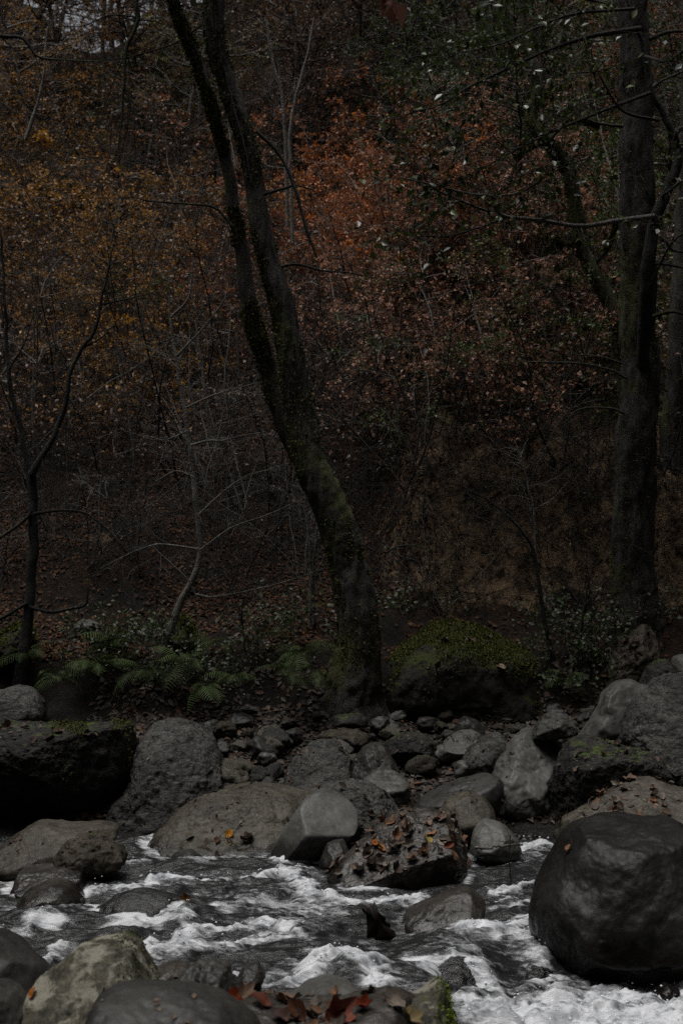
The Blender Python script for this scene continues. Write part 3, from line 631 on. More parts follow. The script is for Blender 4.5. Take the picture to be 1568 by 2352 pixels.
# ------------------------------------------------------------------ fallen leaves
BROWNS = .7 * np.array([(.095, .068, .055), (.06, .043, .035), (.12, .088, .07), (.13, .07, .04), (.045, .034, .028), (.13, .115, .10), (.08, .07, .062)])
RUSTS = .72 * np.array([(.10, .036, .013), (.06, .024, .011), (.125, .052, .02), (.03, .016, .010), (.13, .07, .036)])
def litter(name, label, n, xr, yr, size, pal, lift=.012, keep=None):
    x = RNG.uniform(*xr, n); y = RNG.uniform(*yr, n)
    if keep is not None: k = keep(x, y); x, y = x[k], y[k]
    n = len(x); nn = Hn(x, y); P = np.stack([x, y, H(x, y) + RNG.uniform(.0, lift, n)], 1)
    Nn = nn + .45 * rnd_unit(n); Dd = rnd_unit(n); Dd -= nn * (Dd * nn).sum(1)[:, None]
    S = RNG.uniform(.5, 1.3, n) * size
    V, T = leaf_quads(P, Nn, Dd, S, .62, .16)
    c = pal[RNG.integers(len(pal), size=n)] * RNG.uniform(.5, 1.25, (n, 1))
    o = link(name, make_mesh(name, V, T, False, np.repeat(c, 4, 0)), M['litter']); tag(o, label, "dead leaves", kind="stuff")
    return o
def dens(x, y): return RNG.uniform(size=len(x)) < np.clip(.55 + 1.1 * fbm(np.stack([x, y, 0 * x], 1) * .8, 3), .05, 1)
litter("hillside_leaf_litter", "rust brown dead leaves carpeting the lower slope", 52000, (-4.6, 1.0), (13.1, 19.5), .052, RUSTS, .03, dens)
litter("slope_leaf_litter", "dead leaves scattered over the right-hand slope", 14000, (.6, 6), (13.1, 21), .05, RUSTS, .03, lambda x, y: RNG.uniform(size=len(x)) < .45)
litter("bank_leaf_litter", "damp brown leaves between the stones of the bank", 7500, (-2.2, 3.4), (11.0, 12.95), .065, BROWNS, .02)

# single fallen leaves: curled leaf shapes copied
LEAFM = []
def leaf_shape(lobes, seed, curl):
    r = np.random.default_rng(seed); n = 26; t = np.linspace(0, 2 * np.pi, n, endpoint=False)
    R = .5 * (1 + .28 * np.cos(t)) * (1 + (.16 * np.cos(t * lobes) if lobes else 0)) + r.normal(0, .015, n)
    wd = .62 if not lobes else .8
    ring = np.stack([R * np.cos(t), R * np.sin(t) * wd, 0 * t], 1)
    V = np.vstack([ring * .001, ring * .5, ring]) if False else np.vstack([[(0, 0, 0)], ring * .5, ring])
    V[:, 2] = curl * (V[:, 1] ** 2 * 1.6 + .6 * V[:, 0] ** 2) + .06 * np.sin(V[:, 0] * 7 + seed) - .05 * np.exp(-(V[:, 1] / .06) ** 2)
    T = [[0, 1 + k, 1 + (k + 1) % n] for k in range(n)]
    Q = [[1 + k, 1 + n + k, 1 + n + (k + 1) % n, 1 + (k + 1) % n] for k in range(n)]
    st, sq = tube(np.array([(-.55, 0, .0), (-.75, .03, .05), (-.95, .02, .12)]), [.02, .015, .01], 4)
    cv = .75 + .5 * np.abs(r.normal(0, .6, len(V))); cv *= np.where(np.abs(V[:, 1]) < .04, .6, 1.)
    mb = MB(); mb.add(V, Q, T, C=cv[:, None] * np.array((1, .92, .85))); mb.add(st, sq); me = mb.mesh("fallen_leaf"); me.materials.append(M['litter']); return me
for k, (lb, cu) in enumerate(((0, .9), (0, 1.6), (5, 1.0), (5, 1.6), (0, -.9))): LEAFM.append(leaf_shape(lb, k, cu))
def put_leaf(loc, nrm, size, col, label, group=None, kind=None):
    o = link("fallen_leaf", LEAFM[RNG.integers(5) if kind is None else kind], None, None, loc)
    q = Vector(nrm).to_track_quat('Z', 'Y').to_euler(); o.rotation_euler = q
    o.rotation_euler.rotate_axis('Z', RNG.uniform(0, 6.28)); o.rotation_euler.rotate_axis('X', RNG.normal(0, .25))
    o.scale = (size,) * 3; o.color = (*col, 1); tag(o, label, "leaf", group); return o
def leaves_on(key, n, size, pal, label, group, zmin=.35, sel=None):
    o = ROCKS[key]; me = o.data; nv = len(me.vertices)
    co = np.empty(nv * 3, np.float32); me.vertices.foreach_get("co", co); co = co.reshape(-1, 3)
    no = np.empty(nv * 3, np.float32); me.vertices.foreach_get("normal", no); no = no.reshape(-1, 3)
    wco = co + np.array(o.location); ok = (no[:, 2] > zmin) & (no[:, 1] < .25)
    if sel is not None:
        px = 784 + wco[:, 0] / wco[:, 1] * K; py = 1176 + (CAMZ - wco[:, 2]) / wco[:, 1] * K - FO; ok &= sel(px, py)
    idx = np.nonzero(ok)[0]
    if not len(idx): return
    for k in RNG.choice(idx, n):
        put_leaf(wco[k] + no[k] * .008, no[k] + RNG.normal(0, .15, 3), RNG.uniform(.6, 1.2) * size, pal[RNG.integers(len(pal))] * RNG.uniform(.7, 1.2), label, group)
leaves_on("leafy", 85, .075, BROWNS * 2.0, "brown dead leaf lying on the leaf-carpeted boulder in midstream", "leaves on the midstream boulder", sel=lambda px, py: py < 860)
leaves_on("leafshelf", 60, .075, BROWNS * 1.9, "brown dead leaf lying on the rock shelf behind the huge boulder", "leaves on the rock shelf", sel=lambda px, py: px < 1540)
leaves_on("tan", 14, .075, BROWNS, "dead leaf stuck to the front of the broad tan boulder", "leaves on the tan boulder", .2, lambda px, py: (py > 770) & (px > 400) & (px < 620))
leaves_on("behindwedge", 10, .07, BROWNS, "dead leaf on the rough boulder behind the grey wedge", "leaves on the boulder behind the wedge")
leaves_on("overhang", 20, .08, BROWNS * 1.2, "dead leaf lying along the flat top of the black overhang", "leaves on the black overhang", .7)
leaves_on("mossy", 14, .08, BROWNS * 1.2, "dead leaf lying on the moss of the great boulder", "leaves on the mossy boulder", .4)
leaves_on("darkslab", 14, .06, BROWNS * 1.2, "dead leaf dusting the crest of the dark slab", "leaves on the dark slab", .5)
leaves_on("brownpoint", 14, .07, BROWNS, "dead leaf on the pointed brown rock", "leaves on the pointed brown rock", .2)
leaves_on("round1", 8, .06, BROWNS, "dead leaf on the rounded pitted boulder half-way up the bank", "leaves on the pitted bank boulder", .3)
def on_rock(key, px, py):
    """the visible spot of a rock nearest to a layout point, and its normal"""
    o = ROCKS[key]; me = o.data; nv = len(me.vertices)
    co = np.empty(nv * 3, np.float32); me.vertices.foreach_get("co", co); w_ = co.reshape(-1, 3).astype(float) + np.array(o.location)
    no = np.empty(nv * 3, np.float32); me.vertices.foreach_get("normal", no); no = no.reshape(-1, 3).astype(float)
    qx = 784 + w_[:, 0] / w_[:, 1] * K; qy = 1176 + (CAMZ - w_[:, 2]) / w_[:, 1] * K - FO
    face = (no * (np.array((0, 0, CAMZ)) - w_)).sum(1) > 0
    k = np.argmin((qx - px) ** 2 + (qy - py) ** 2 + 1e6 * ~face); return w_[k] + no[k] * .012, no[k]
HOST = None
def one_leaf(px, py, d, size, col, label, nrm=(0, -.6, .8), kind=None):
    loc = W(px, py + FO, d)
    if HOST: loc, nn = on_rock(HOST, px, py); nrm = nn * .75 + np.array(nrm) * .25
    return put_leaf(loc, nrm, size * .8, tuple(.62 * q for q in col), label, None, kind)
HOST = 'leafy'
one_leaf(982, 778, 9.42, .10, (.42, .36, .10), "pale yellow leaf on the right side of the midstream boulder", kind=0)
one_leaf(862, 790, 9.4, .09, (.42, .15, .03), "orange leaf on the left side of the midstream boulder")
one_leaf(880, 805, 9.36, .08, (.40, .20, .08), "light orange leaf low on the midstream boulder")
one_leaf(1027, 795, 9.4, .09, (.22, .06, .03), "red-brown upright leaf on the right of the midstream boulder", (.2, -1, .3))
HOST = 'tan'
one_leaf(530, 768, 10.2, .09, (.50, .24, .03), "bright orange leaf on the broad tan boulder")
one_leaf(525, 787, 10.15, .10, (.42, .30, .16), "pale curled leaf below the orange one on the tan boulder")
HOST = 'giant'
one_leaf(1312, 800, 7.72, .07, (.28, .14, .07), "small tan leaf stuck on the upper left of the huge round boulder", (-.3, -1, .3))
HOST = 'mossy'
one_leaf(1145, 385, 12.45, .11, (.36, .27, .21), "pale leaf lying on the moss of the great boulder's right side")
HOST = 'lichen'
one_leaf(75, 1140, 5.98, .07, (.42, .15, .02), "orange leaf on the lower left of the lichen-blotched boulder", (-.4, -.6, .7), 0)
one_leaf(283, 1137, 5.95, .05, (.34, .30, .03), "small yellow leaf on the right of the lichen-blotched boulder", kind=0)
HOST = None
one_leaf(430, 918, 8.9, .08, (.20, .11, .05), "tan leaf drifting in the foam at the left")
HOST = 'nearmound'
leaves_on('nearmound', 40, .075, BROWNS * 1.6, 'brown wet leaf on the leaf-littered mound at the bottom edge', 'leaves on the near mound', .1)
for (px, py, sz, col, lb) in ((520, 1160, .14, (.30, .05, .015), "large red leaf on the near shore left of the pale pink one"), (605, 1162, .13, (.20, .05, .02), "dark red leaf on the near shore under the grey stone"),
                              (770, 1192, .17, (.42, .15, .11), "large pinkish red leaf on the near shore"), (690, 1185, .13, (.17, .07, .04), "brown leaf on the near shore left of the pinkish one"),
                              (830, 1165, .10, (.30, .05, .02), "small red leaf on the near shore by the foam crest"), (930, 1192, .12, (.40, .33, .16), "straw-coloured leaf on the near shore below the mossy rock"),
                              (905, 1150, .12, (.22, .19, .17), "grey curled leaf leaning on the mossy foreground rock"), (480, 1120, .10, (.20, .11, .05), "brown leaf lying on the folded foreground rock"),
                              (640, 1195, .12, (.13, .06, .05), "dull maroon leaf at the bottom of the near shore"), (560, 1140, .11, (.26, .17, .12), "beige leaf at the edge of the near shore foam")):
    one_leaf(px, py, 6.0, sz, tuple(.55 * q for q in col), lb, (RNG.normal(0, .2), -.6, .7))
# dark curled leaf standing in the rapids
t = empty("curled_leaf", W(866, 1000 + FO, 8.4)); tag(t, "big black curled leaf caught upright in the rapids", "leaf")
def blade(pts, dd, name):
    r_ = np.random.default_rng(9 + len(pts)); pts = [tuple(np.array(p) + (np.array(q_) - np.array(p)) * f_ + r_.normal(0, (5, 6, .012)) * (f_ > 0)) for p, q_ in zip(pts, pts[1:] + pts[:1]) for f_ in (0, .33, .66)]
    mb = MB(); P = np.array([W(a, b_ + FO, 8.4 + z_) for a, b_, z_ in pts]) - np.array(t.location); n = len(P)
    c0 = P.mean(0) + np.array((0, -.03, 0)); V = np.vstack([P, c0, P + np.array((0, .006, 0)), c0 + np.array((0, .006, 0))])
    T = [[k, (k + 1) % n, n] for k in range(n)] + [[n + 1 + (k + 1) % n, n + 1 + k, 2 * n + 1] for k in range(n)]
    Q = [[k, n + 1 + k, n + 1 + (k + 1) % n, (k + 1) % n] for k in range(n)]
    mb.add(V, Q, T, C=(.010, .007, .006)); link(name, mb.mesh(name, smooth=False), M['litter'], t)
blade([(832, 930, .02), (846, 938, -.02), (858, 922, .03), (868, 946, -.03), (886, 960, .04), (896, 985, .06), (880, 1010, .0), (850, 1015, -.03), (842, 975, .02)], 0, "leaf_blade")
blade([(868, 960, -.08), (905, 990, -.03), (935, 1010, .02), (900, 1025, -.02), (858, 1012, -.06)], 0, "leaf_lobe")

# sticks in the stream
def stick(name, label, pts, d, r, mat):
    P = catmull([W(a, b_ + FO, d) for a, b_ in pts], 24); P = P + RNG.normal(0, r * .4, P.shape)
    V, Q = tube(P, np.linspace(r, r * .6, 24), 6); mb = MB(); o0 = P[0].copy(); mb.add(V - o0, Q)
    return tag(link(name, mb.mesh(name), M[mat], None, o0), label, "stick")
stick("upright_stick", "thin dark twig standing upright in the foaming channel", [(1167, 905), (1172, 870), (1168, 820), (1172, 770)], 9.4, .006, 'dbark')
stick("driftwood", "pale driftwood stick lying before the small rounded stone", [(1090, 802), (1130, 797), (1175, 792), (1200, 793)], 9.9, .012, 'pale')
stick("bank_stick", "dark stick lying in the gravel hollow below the slab", [(1150, 690), (1175, 703), (1215, 712)], 10.6, .008, 'twig')

# ------------------------------------------------------------------ named trees
def path3(pts, d):
    return np.array([W(p[0], p[1], (p[3] if len(p) > 3 else d)) for p in pts]), np.array([p[2] / 2 / K * (p[3] if len(p) > 3 else d) for p in pts])
def stem_mesh(name, pts, d, parent, mat, sides=20, n=None, moss=.5, rough=.12, flare=0., seed=0.):
    P, R = path3(pts, d); L = np.linalg.norm(np.diff(P, axis=0), axis=1).sum(); n = n or int(min(170, max(10, L / .05)))
    Q = catmull(P, n)
    thick = R.mean() > .05
    wb_ = min(.03, .4 * R.mean() + .006) * np.clip(np.linspace(0, 4, n), 0, 1); fr_, oc_ = (1.1, 2) if thick else (3.3, 4)
    Q[:, 0] += wb_ * fbm(Q * fr_ + 5 * sides + seed, oc_, .6); Q[:, 1] += wb_ * fbm(Q * fr_ + 91 + seed, oc_)
    r = np.maximum(np.interp(np.linspace(0, len(P) - 1, n), np.arange(len(P)), R), .002)
    if flare: r = r * (1 + flare * np.exp(-np.linspace(0, L, n) / .35))
    V, F = tube(Q, r, sides); C = np.repeat(Q, sides, 0); dirn = V - C; rr = np.linalg.norm(dirn, axis=1)
    if sides > 8:
        f = 1 + .8 * rough * fbm(V * np.array((20, 20, 1.9)) + seed, 5, .6) + .05 * fbm(V * 2.2 + seed, 3)
        a = np.arctan2(dirn[:, 1], dirn[:, 0]); hz = V[:, 2] - V[:, 2].min()
        if flare: f = f + .16 * np.exp(-hz / .3) * np.cos(a * 4 + 1)
        V = C + dirn * f[:, None]
    up = dirn[:, 2] / (rr + 1e-9); lt = -dirn[:, 0] / (rr + 1e-9)
    ms = moss * 1.0 + .35 * up + .18 * lt + .5 * fbm(V * 1.7 + seed, 3)
    mb = MB(); mb.add(V - np.array(parent.location), F, A=np.clip(ms, 0, 1))
    o = link(name, mb.mesh(name), mat, parent)
    return o, Q, r
def moss_tufts(parent, stems, n, size=.03, thr=.1):
    mb = MB()
    for Q, r in stems:
        k = RNG.integers(1, len(Q) - 1, n); T = Q[k + 1] - Q[k - 1]; T /= np.linalg.norm(T, axis=1)[:, None]
        u = rnd_unit(n); u -= T * (u * T).sum(1)[:, None]; u /= np.linalg.norm(u, axis=1)[:, None]
        P = Q[k] + u * r[k][:, None] * .98
        ok = (fbm(P * 2.1 + 5, 3) + .25 * u[:, 2] - .2 * u[:, 0]) > thr
        P, u = P[ok], u[ok]; m_ = len(P)
        D = u + .7 * rnd_unit(m_); D[:, 2] -= .25
        V, Tt = leaf_quads(P, rnd_unit(m_), D, RNG.uniform(.4, 1.4, m_) * size, .45, .1)
        c = np.array((.065, .068, .016)) * RNG.uniform(.5, 1.6, (m_, 1)); mb.add(V - np.array(parent.location), T=Tt, C=np.repeat(c, 4, 0))
    return link("moss", mb.mesh("moss", smooth=False), M['litter'], parent)

def wander(p0, dr, L, n, wig, up=0.):
    P = [np.array(p0, float)]; d = np.array(dr, float); d /= np.linalg.norm(d)
    for k in range(n - 1):
        d = d + RNG.normal(0, wig, 3) + np.array((0, 0, up)); d /= np.linalg.norm(d); P.append(P[-1] + d * L / (n - 1))
    return np.array(P)

def spray(mb, lf, P, r0, nside, L, leafn, size, pal, wig=.22, sub=3, leafup=.8):
    """twigs (and leaves) along a branch polyline P; wood to mb, leaves to lf"""
    n = len(P)
    for k in range(nside):
        t = RNG.uniform(.15, 1); i_ = min(int(t * (n - 1)), n - 2); p = P[i_] + (P[i_ + 1] - P[i_]) * RNG.uniform()
        T = P[i_ + 1] - P[i_]; T = T / np.linalg.norm(T)
        s_ = rnd_unit(1)[0]; s_[2] *= .4; dr = T * .7 + s_ * .9 + np.array((0, 0, .05))
        q = wander(p, dr, L * RNG.uniform(.5, 1.2) * (1.15 - .6 * t), 6, wig, -.02)
        V, F = tube(q, np.linspace(r0 * .45, r0 * .15, 6), 3); mb.add(V, F)
        tw = [q]
        for _ in range(sub):
            j = RNG.integers(1, 5); dd = q[j + 1] - q[j] if j < 5 else q[j] - q[j - 1]; dd = dd / np.linalg.norm(dd)
            s2 = rnd_unit(1)[0]; s2[2] *= .4; q2 = wander(q[j], dd * .7 + s2 * .9, L * .45 * RNG.uniform(.5, 1.2), 4, wig, -.03)
            V, F = tube(q2, np.linspace(r0 * .25, r0 * .1, 4), 3); mb.add(V, F); tw.append(q2)
        if lf is not None and leafn:
            for q in tw:
                m_ = RNG.poisson(leafn)
                if not m_: continue
                u = RNG.uniform(.15, 1, m_) * (len(q) - 1); a = np.minimum(u.astype(int), len(q) - 2)
                P0 = q[a] + (q[a + 1] - q[a]) * (u - a)[:, None]
                D = (q[a + 1] - q[a]); D /= np.linalg.norm(D, axis=1)[:, None]; D = D * .6 + rnd_unit(m_) * .9; D[:, 2] -= .25
                Nn = rnd_unit(m_) * .7; Nn[:, 2] += leafup
                V, T = leaf_quads(P0 + rnd_unit(m_) * .01, Nn, D, RNG.uniform(.55, 1.3, m_) * size, .58, .1)
                c = pal[RNG.integers(len(pal), size=m_)] * RNG.uniform(.6, 1.3, (m_, 1)); lf.add(V, T=T, C=np.repeat(c, 4, 0))

GREEN = np.array([(.035, .055, .010), (.05, .075, .014), (.028, .042, .010), (.06, .07, .02)])
GREENW = np.vstack([GREEN, GREEN, GREEN, GREEN, GREEN, GREEN, [(.22, .25, .23)]])  # whitish entry: painted sky glints and pale leaf undersides

def boughs(root, top, n, Lr, leafn, pal, size=.07, r=.03, upz=.15, name="crown"):
    """upper boughs above the picture: branches + leaf crown"""
    mb = MB(); lf = MB(); off = np.array(root.location)
    for k in range(n):
        p = top[RNG.integers(0, len(top))]; dr = rnd_unit(1)[0]; dr[2] = abs(dr[2]) * .3 + upz
        q = wander(p, dr, RNG.uniform(*Lr), 9, .16, .01); V, F = tube(q, np.linspace(r, r * .2, 9), 5); mb.add(V, F)
        spray(mb, lf, q, r * .6, 14, 1.0, leafn, size, pal)
    link("boughs", mb.mesh("boughs", off), M['twig'], root)
    link(name, lf.mesh(name, off, False), M['leaf'], root)

PALB = np.array([(.10, .06, .025), (.14, .075, .03), (.06, .055, .02)])

# A + B: leaning twin-stemmed mossy tree
base = W(810, 1660, 12.75); tA = empty("leaning_tree", base); tag(tA, "leaning moss-covered tree with two stems rising from the stony bank", "tree")
Apts = [(808, 1690, 128), (808, 1600, 116), (818, 1520, 104), (822, 1450, 96), (816, 1370, 88), (800, 1300, 84), (782, 1230, 84), (752, 1150, 78), (715, 1070, 72), (686, 970, 70), (668, 870, 62), (660, 780, 58), (645, 690, 54), (615, 600, 49), (597, 500, 46), (580, 400, 44), (556, 300, 43), (525, 200, 44), (501, 100, 45), (490, 0, 45), (482, -100, 46), (470, -280, 36), (455, -520, 26), (440, -800, 12)]
_, QA, rA = stem_mesh("trunk", Apts, 12.75, tA, M['bark'], 32, 260, .36, .24, .5, 1.)
Bpts = [(690, 1060, 40), (660, 990, 44), (630, 900, 42), (607, 800, 42), (585, 740, 40), (566, 660, 36), (554, 564, 33), (534, 460, 29), (514, 359, 27), (498, 280, 27), (476, 205, 27), (438, 102, 28), (405, 25, 25), (380, -80, 22), (350, -260, 16), (320, -480, 8)]
_, QB, rB = stem_mesh("second_stem", Bpts, 13.05, tA, M['bark'], 20, 150, .4, .14, 0, 4.)
moss_tufts(tA, [(QA[20:], rA[20:]), (QB, rB)], 15000, .026, .0)
TW = lambda r_, pts, d, w0, w1, mat='dbark': stem_mesh("branch", [(p[0], p[1], w0 + (w1 - w0) * k / (len(pts) - 1)) for k, p in enumerate(pts)], d, r_, M[mat], 6, None, .1)
for pts, d, w0, w1 in (([(533, 518), (492, 477), (436, 469), (338, 461), (307, 454), (225, 456)], 12.95, 7, 2), ([(600, 448), (661, 430), (677, 425), (720, 436)], 12.7, 8, 3),
                       ([(589, 302), (641, 354), (677, 436), (692, 487), (712, 548), (728, 590)], 12.65, 9, 6), ([(646, 612), (682, 607), (743, 622), (800, 626), (860, 640)], 12.7, 8, 2),
                       ([(533, 518), (470, 490), (420, 500), (380, 520)], 12.9, 3, 1), ([(515, 150), (540, 260), (560, 330), (580, 420)], 12.6, 6, 3),
                       ([(840, 1255), (880, 1270), (930, 1252), (1010, 1268)], 12.6, 4, 3), ([(460, 60), (400, 100), (300, 130), (220, 140)], 13., 5, 2)):
    TW(tA, pts, d, w0, w1)
boughs(tA, np.vstack([QA[220:], QB[130:]]), 10, (1.5, 3.6), 1.2, PALB)

# hanging bough at upper left
t = empty("hanging_branch", W(330, -420, 12.9)); tag(t, "thin dark bare branch hanging from above left of the leaning tree", "branch")
stem_mesh("stem", [(330, -480, 12), (318, -150, 12), (313, 0, 11), (318, 46, 10), (292, 118, 9), (282, 231, 6), (277, 308, 4), (269, 380, 2)], 12.9, t, M['dbark'], 7)
for pts in ([(292, 118), (265, 180), (240, 240), (205, 300)], [(318, 46), (360, 50), (410, 70)], [(285, 200), (300, 240), (290, 300)], [(318, 40), (250, 35), (190, 60), (140, 60)]): TW(t, pts, 12.9, 4, 1.5)
t = empty("hanging_bough", W(-60, 30, 11.8)); tag(t, "dark bare bough reaching in at the upper left edge", "branch")
stem_mesh("stem", [(-200, 0, 14), (-60, 60, 12), (0, 82, 10), (55, 88, 8), (90, 130, 6), (150, 138, 4), (250, 142, 2)], 11.8, t, M['dbark'], 7)
for pts in ([(55, 86), (70, 100), (88, 150), (95, 180)], [(0, 82), (30, 110), (80, 160)], [(-20, 70), (10, 20), (40, -40)]): TW(t, pts, 11.8, 4, 1.5)

# C: thick straight trunk at the right
tC = empty("thick_tree", W(1455, 1480, 13.5)); tag(tC, "thick straight dark-barked tree with a curving limb and long branches catching sky light on top", "tree")
Cpts = [(1455, 1540, 122), (1455, 1460, 110), (1455, 1380, 104), (1452, 1300, 98), (1454, 1200, 94), (1456, 1100, 92), (1464, 1000, 88), (1470, 900, 86), (1468, 800, 82), (1462, 700, 80), (1461, 600, 78), (1460, 500, 76), (1462, 400, 74), (1464, 300, 72), (1462, 200, 70), (1456, 100, 68), (1450, 0, 66), (1448, -200, 56), (1440, -500, 36), (1430, -850, 16)]
_, QC, rC = stem_mesh("trunk", Cpts, 13.5, tC, M['bark'], 32, 260, .34, .26, .4, 7.)
moss_tufts(tC, [(QC[6:200], rC[6:200])], 9000, .022, .08)
for pts, w0 in (([(1480, 540), (1520, 548), (1545, 575), (1590, 580)], 12), ([(1478, 612), (1520, 606), (1590, 620)], 11), ([(1490, 730), (1540, 716), (1600, 730)], 11), ([(1440, 870), (1400, 850), (1330, 835), (1240, 832), (1190, 830)], 8),
                ([(1435, 950), (1400, 938), (1330, 940), (1290, 975)], 7), ([(1430, 835), (1380, 820), (1300, 812)], 5), ([(1430, 290), (1390, 286), (1350, 275), (1320, 240)], 9), ([(1490, 90), (1540, 72), (1600, 75)], 12)):
    TW(tC, pts, 13.35, w0, w0 * .35, 'bark')
boughs(tC, QC[215:], 9, (1.5, 3.4), 1.2, PALB)

# D: curved sapling in front of it with long sky-lit branches and green leaves
tD = tC
Dp = [(1470, 900, 26, 13.45), (1476, 800, 30, 13.3), (1483, 700, 33, 13.15), (1490, 600, 32), (1502, 520, 29), (1522, 450, 25), (1546, 400, 23), (1560, 350, 20), (1540, 300, 18), (1515, 250, 16), (1494, 212, 14), (1478, 120, 12), (1458, 50, 10), (1442, -10, 8), (1420, -160, 5)]
_, QD, rD = stem_mesh("limb", Dp, 13.05, tD, M['dbark'], 12, 150, .05, .06)
mb = MB(); lf = MB(); offD = np.array(tD.location)
for pts, w0, w1, ns in (
    ([(1500, 497), (1415, 507), (1333, 520), (1235, 505), (1159, 497), (1138, 479), (1132, 451), (1082, 446), (990, 423), (918, 407)], 13, 3, 16),
    ([(1138, 479), (1118, 484), (1041, 454), (989, 428), (974, 395), (1000, 340)], 7, 2, 12), ([(1159, 500), (1092, 525), (1020, 543), (969, 543), (900, 570)], 6, 2, 12),
    ([(1492, 213), (1405, 246), (1282, 297), (1205, 333), (1092, 395), (1040, 430)], 10, 2, 18), ([(1470, 65), (1359, 82), (1277, 108), (1189, 146), (1082, 197), (1010, 240), (940, 260)], 13, 3, 20),
    ([(1455, 20), (1323, 31), (1236, 61), (1150, 100), (1060, 120), (980, 150)], 8, 2, 18), ([(1133, 451), (1195, 441), (1271, 395), (1341, 366), (1380, 372)], 6, 2, 10),
    ([(1512, 277), (1430, 256), (1390, 200), (1360, 165), (1250, 180)], 8, 2, 10), ([(1333, 520), (1345, 560), (1360, 590)], 4, 2, 3), ([(1395, 10), (1300, -10), (1180, -5), (1090, 0)], 7, 3, 10),
    ([(1480, 130), (1530, 140), (1570, 115), (1600, 110)], 10, 6, 4), ([(1500, 200), (1530, 180), (1580, 160)], 7, 4, 4), ([(1560, 345), (1550, 310), (1575, 290), (1610, 280)], 14, 8, 3), ([(1520, 450), (1560, 420), (1600, 400)], 8, 5, 3), ([(1490, 660), (1540, 560), (1600, 520)], 6, 4, 3)):
    d0, d1 = 13.0, 11.9
    p4 = [(p[0], p[1], w0 + (w1 - w0) * k / (len(pts) - 1), d0 + (d1 - d0) * k / (len(pts) - 1)) for k, p in enumerate(pts)]
    _, q, r = stem_mesh("branch", p4, 12.5, tD, M['pale' if w0 > 11 and pts[0][0] == 1500 else 'twig'], 6, 26, .05)  # main branch in pale bark: sky light on its top put into the colour
    spray(mb, lf, q, .011, int(ns * 1.3), .8, 2.3, .075, GREENW, .2, 3)
link("twigs", mb.mesh("twigs", offD), M['twig'], tD); link("leaves", lf.mesh("leaves", offD, False), M['gloss'], tD)

# E: mossy leaning tree behind, F: trunk at the right edge
tE = empty("mossy_tree", W(1440, 1330, 15.2)); tag(tE, "gnarled moss-hung tree leaning left behind the thick trunk", "tree")
_, QE, rE = stem_mesh("trunk", [(1450, 1400, 46), (1448, 1150, 44), (1440, 950, 40), (1425, 800, 38), (1412, 740, 36), (1389, 682, 36), (1354, 615, 36), (1333, 554, 34), (1318, 461, 32), (1302, 390, 32), (1256, 328, 30), (1225, 277, 30), (1235, 200, 26), (1215, 120, 22), (1200, 0, 18), (1180, -200, 10)], 14.7, tE, M['bark'], 16, 130, .55, .2, 0, 2.)
eb = []
for pts, w0 in (([(1300, 395), (1262, 330), (1205, 350), (1190, 370)], 16), ([(1333, 554), (1300, 570), (1270, 545)], 12), ([(1256, 328), (1290, 290), (1350, 280), (1380, 290)], 12), ([(1412, 740), (1370, 730), (1340, 760)], 10), ([(1354, 615), (1400, 560), (1420, 500)], 12)):
    _, q, r = stem_mesh("branch", [(p[0], p[1], w0 * (1 - .2 * k)) for k, p in enumerate(pts)], 14.65, tE, M['bark'], 9, 20, .6); eb.append((q, r))
moss_tufts(tE, [(QE, rE)] + eb, 4500, .030, -.05)
tF = empty("edge_tree", W(1545, 1480, 14.7)); tag(tF, "dark trunk cut by the right edge beyond the thick tree", "tree")
_, QF, rF = stem_mesh("trunk", [(1552, 1500, 66), (1548, 1300, 62), (1542, 1150, 60), (1542, 1000, 56), (1552, 850, 50), (1565, 600, 46), (1578, 300, 42), (1588, 0, 38), (1600, -300, 26), (1610, -600, 10)], 14.7, tF, M['bark'], 16, 120, .2, .15)
moss_tufts(tF, [(QF, rF)], 1200, .04, .1)

# G: dark forked tree at the left
tG = empty("forked_tree", W(45, 1600, 12.95)); tag(tG, "dark forked small tree with crooked low branches at the left edge", "tree")
stem_mesh("trunk", [(40, 1640, 36), (50, 1540, 31), (62, 1460, 27), (70, 1380, 24), (75, 1250, 22), (75, 1150, 21), (72, 1085, 21), (55, 1020, 14), (36, 930, 11), (20, 850, 10), (12, 720, 8), (6, 600, 6), (-10, 450, 4)], 12.95, tG, M['dbark'], 12, 110, .1, .06)
stem_mesh("fork", [(72, 1090, 18), (95, 1050, 15), (125, 1000, 13), (150, 930, 12), (165, 850, 10), (190, 800, 9), (218, 760, 8), (233, 700, 7), (245, 640, 6), (262, 560, 3)], 12.9, tG, M['dbark'], 9, 60, .1, .06)
for pts, w0, w1 in (([(78, 1180), (140, 1172), (190, 1176), (215, 1190), (260, 1230), (290, 1270), (330, 1300)], 8, 3), ([(72, 1180), (30, 1215), (-30, 1255)], 9, 7), ([(70, 1395), (120, 1406), (170, 1396), (198, 1387), (202, 1350)], 10, 6),
                    ([(64, 1385), (0, 1422), (-40, 1430)], 9, 7), ([(233, 700), (285, 688), (350, 672)], 6, 2), ([(150, 930), (158, 880), (150, 830)], 5, 2), ([(20, 850), (60, 780), (80, 700)], 6, 2), ([(190, 800), (240, 770), (300, 700)], 5, 2), ([(165, 860), (130, 800), (110, 720)], 5, 2)):
    TW(tG, pts, 12.9, w0, w1)

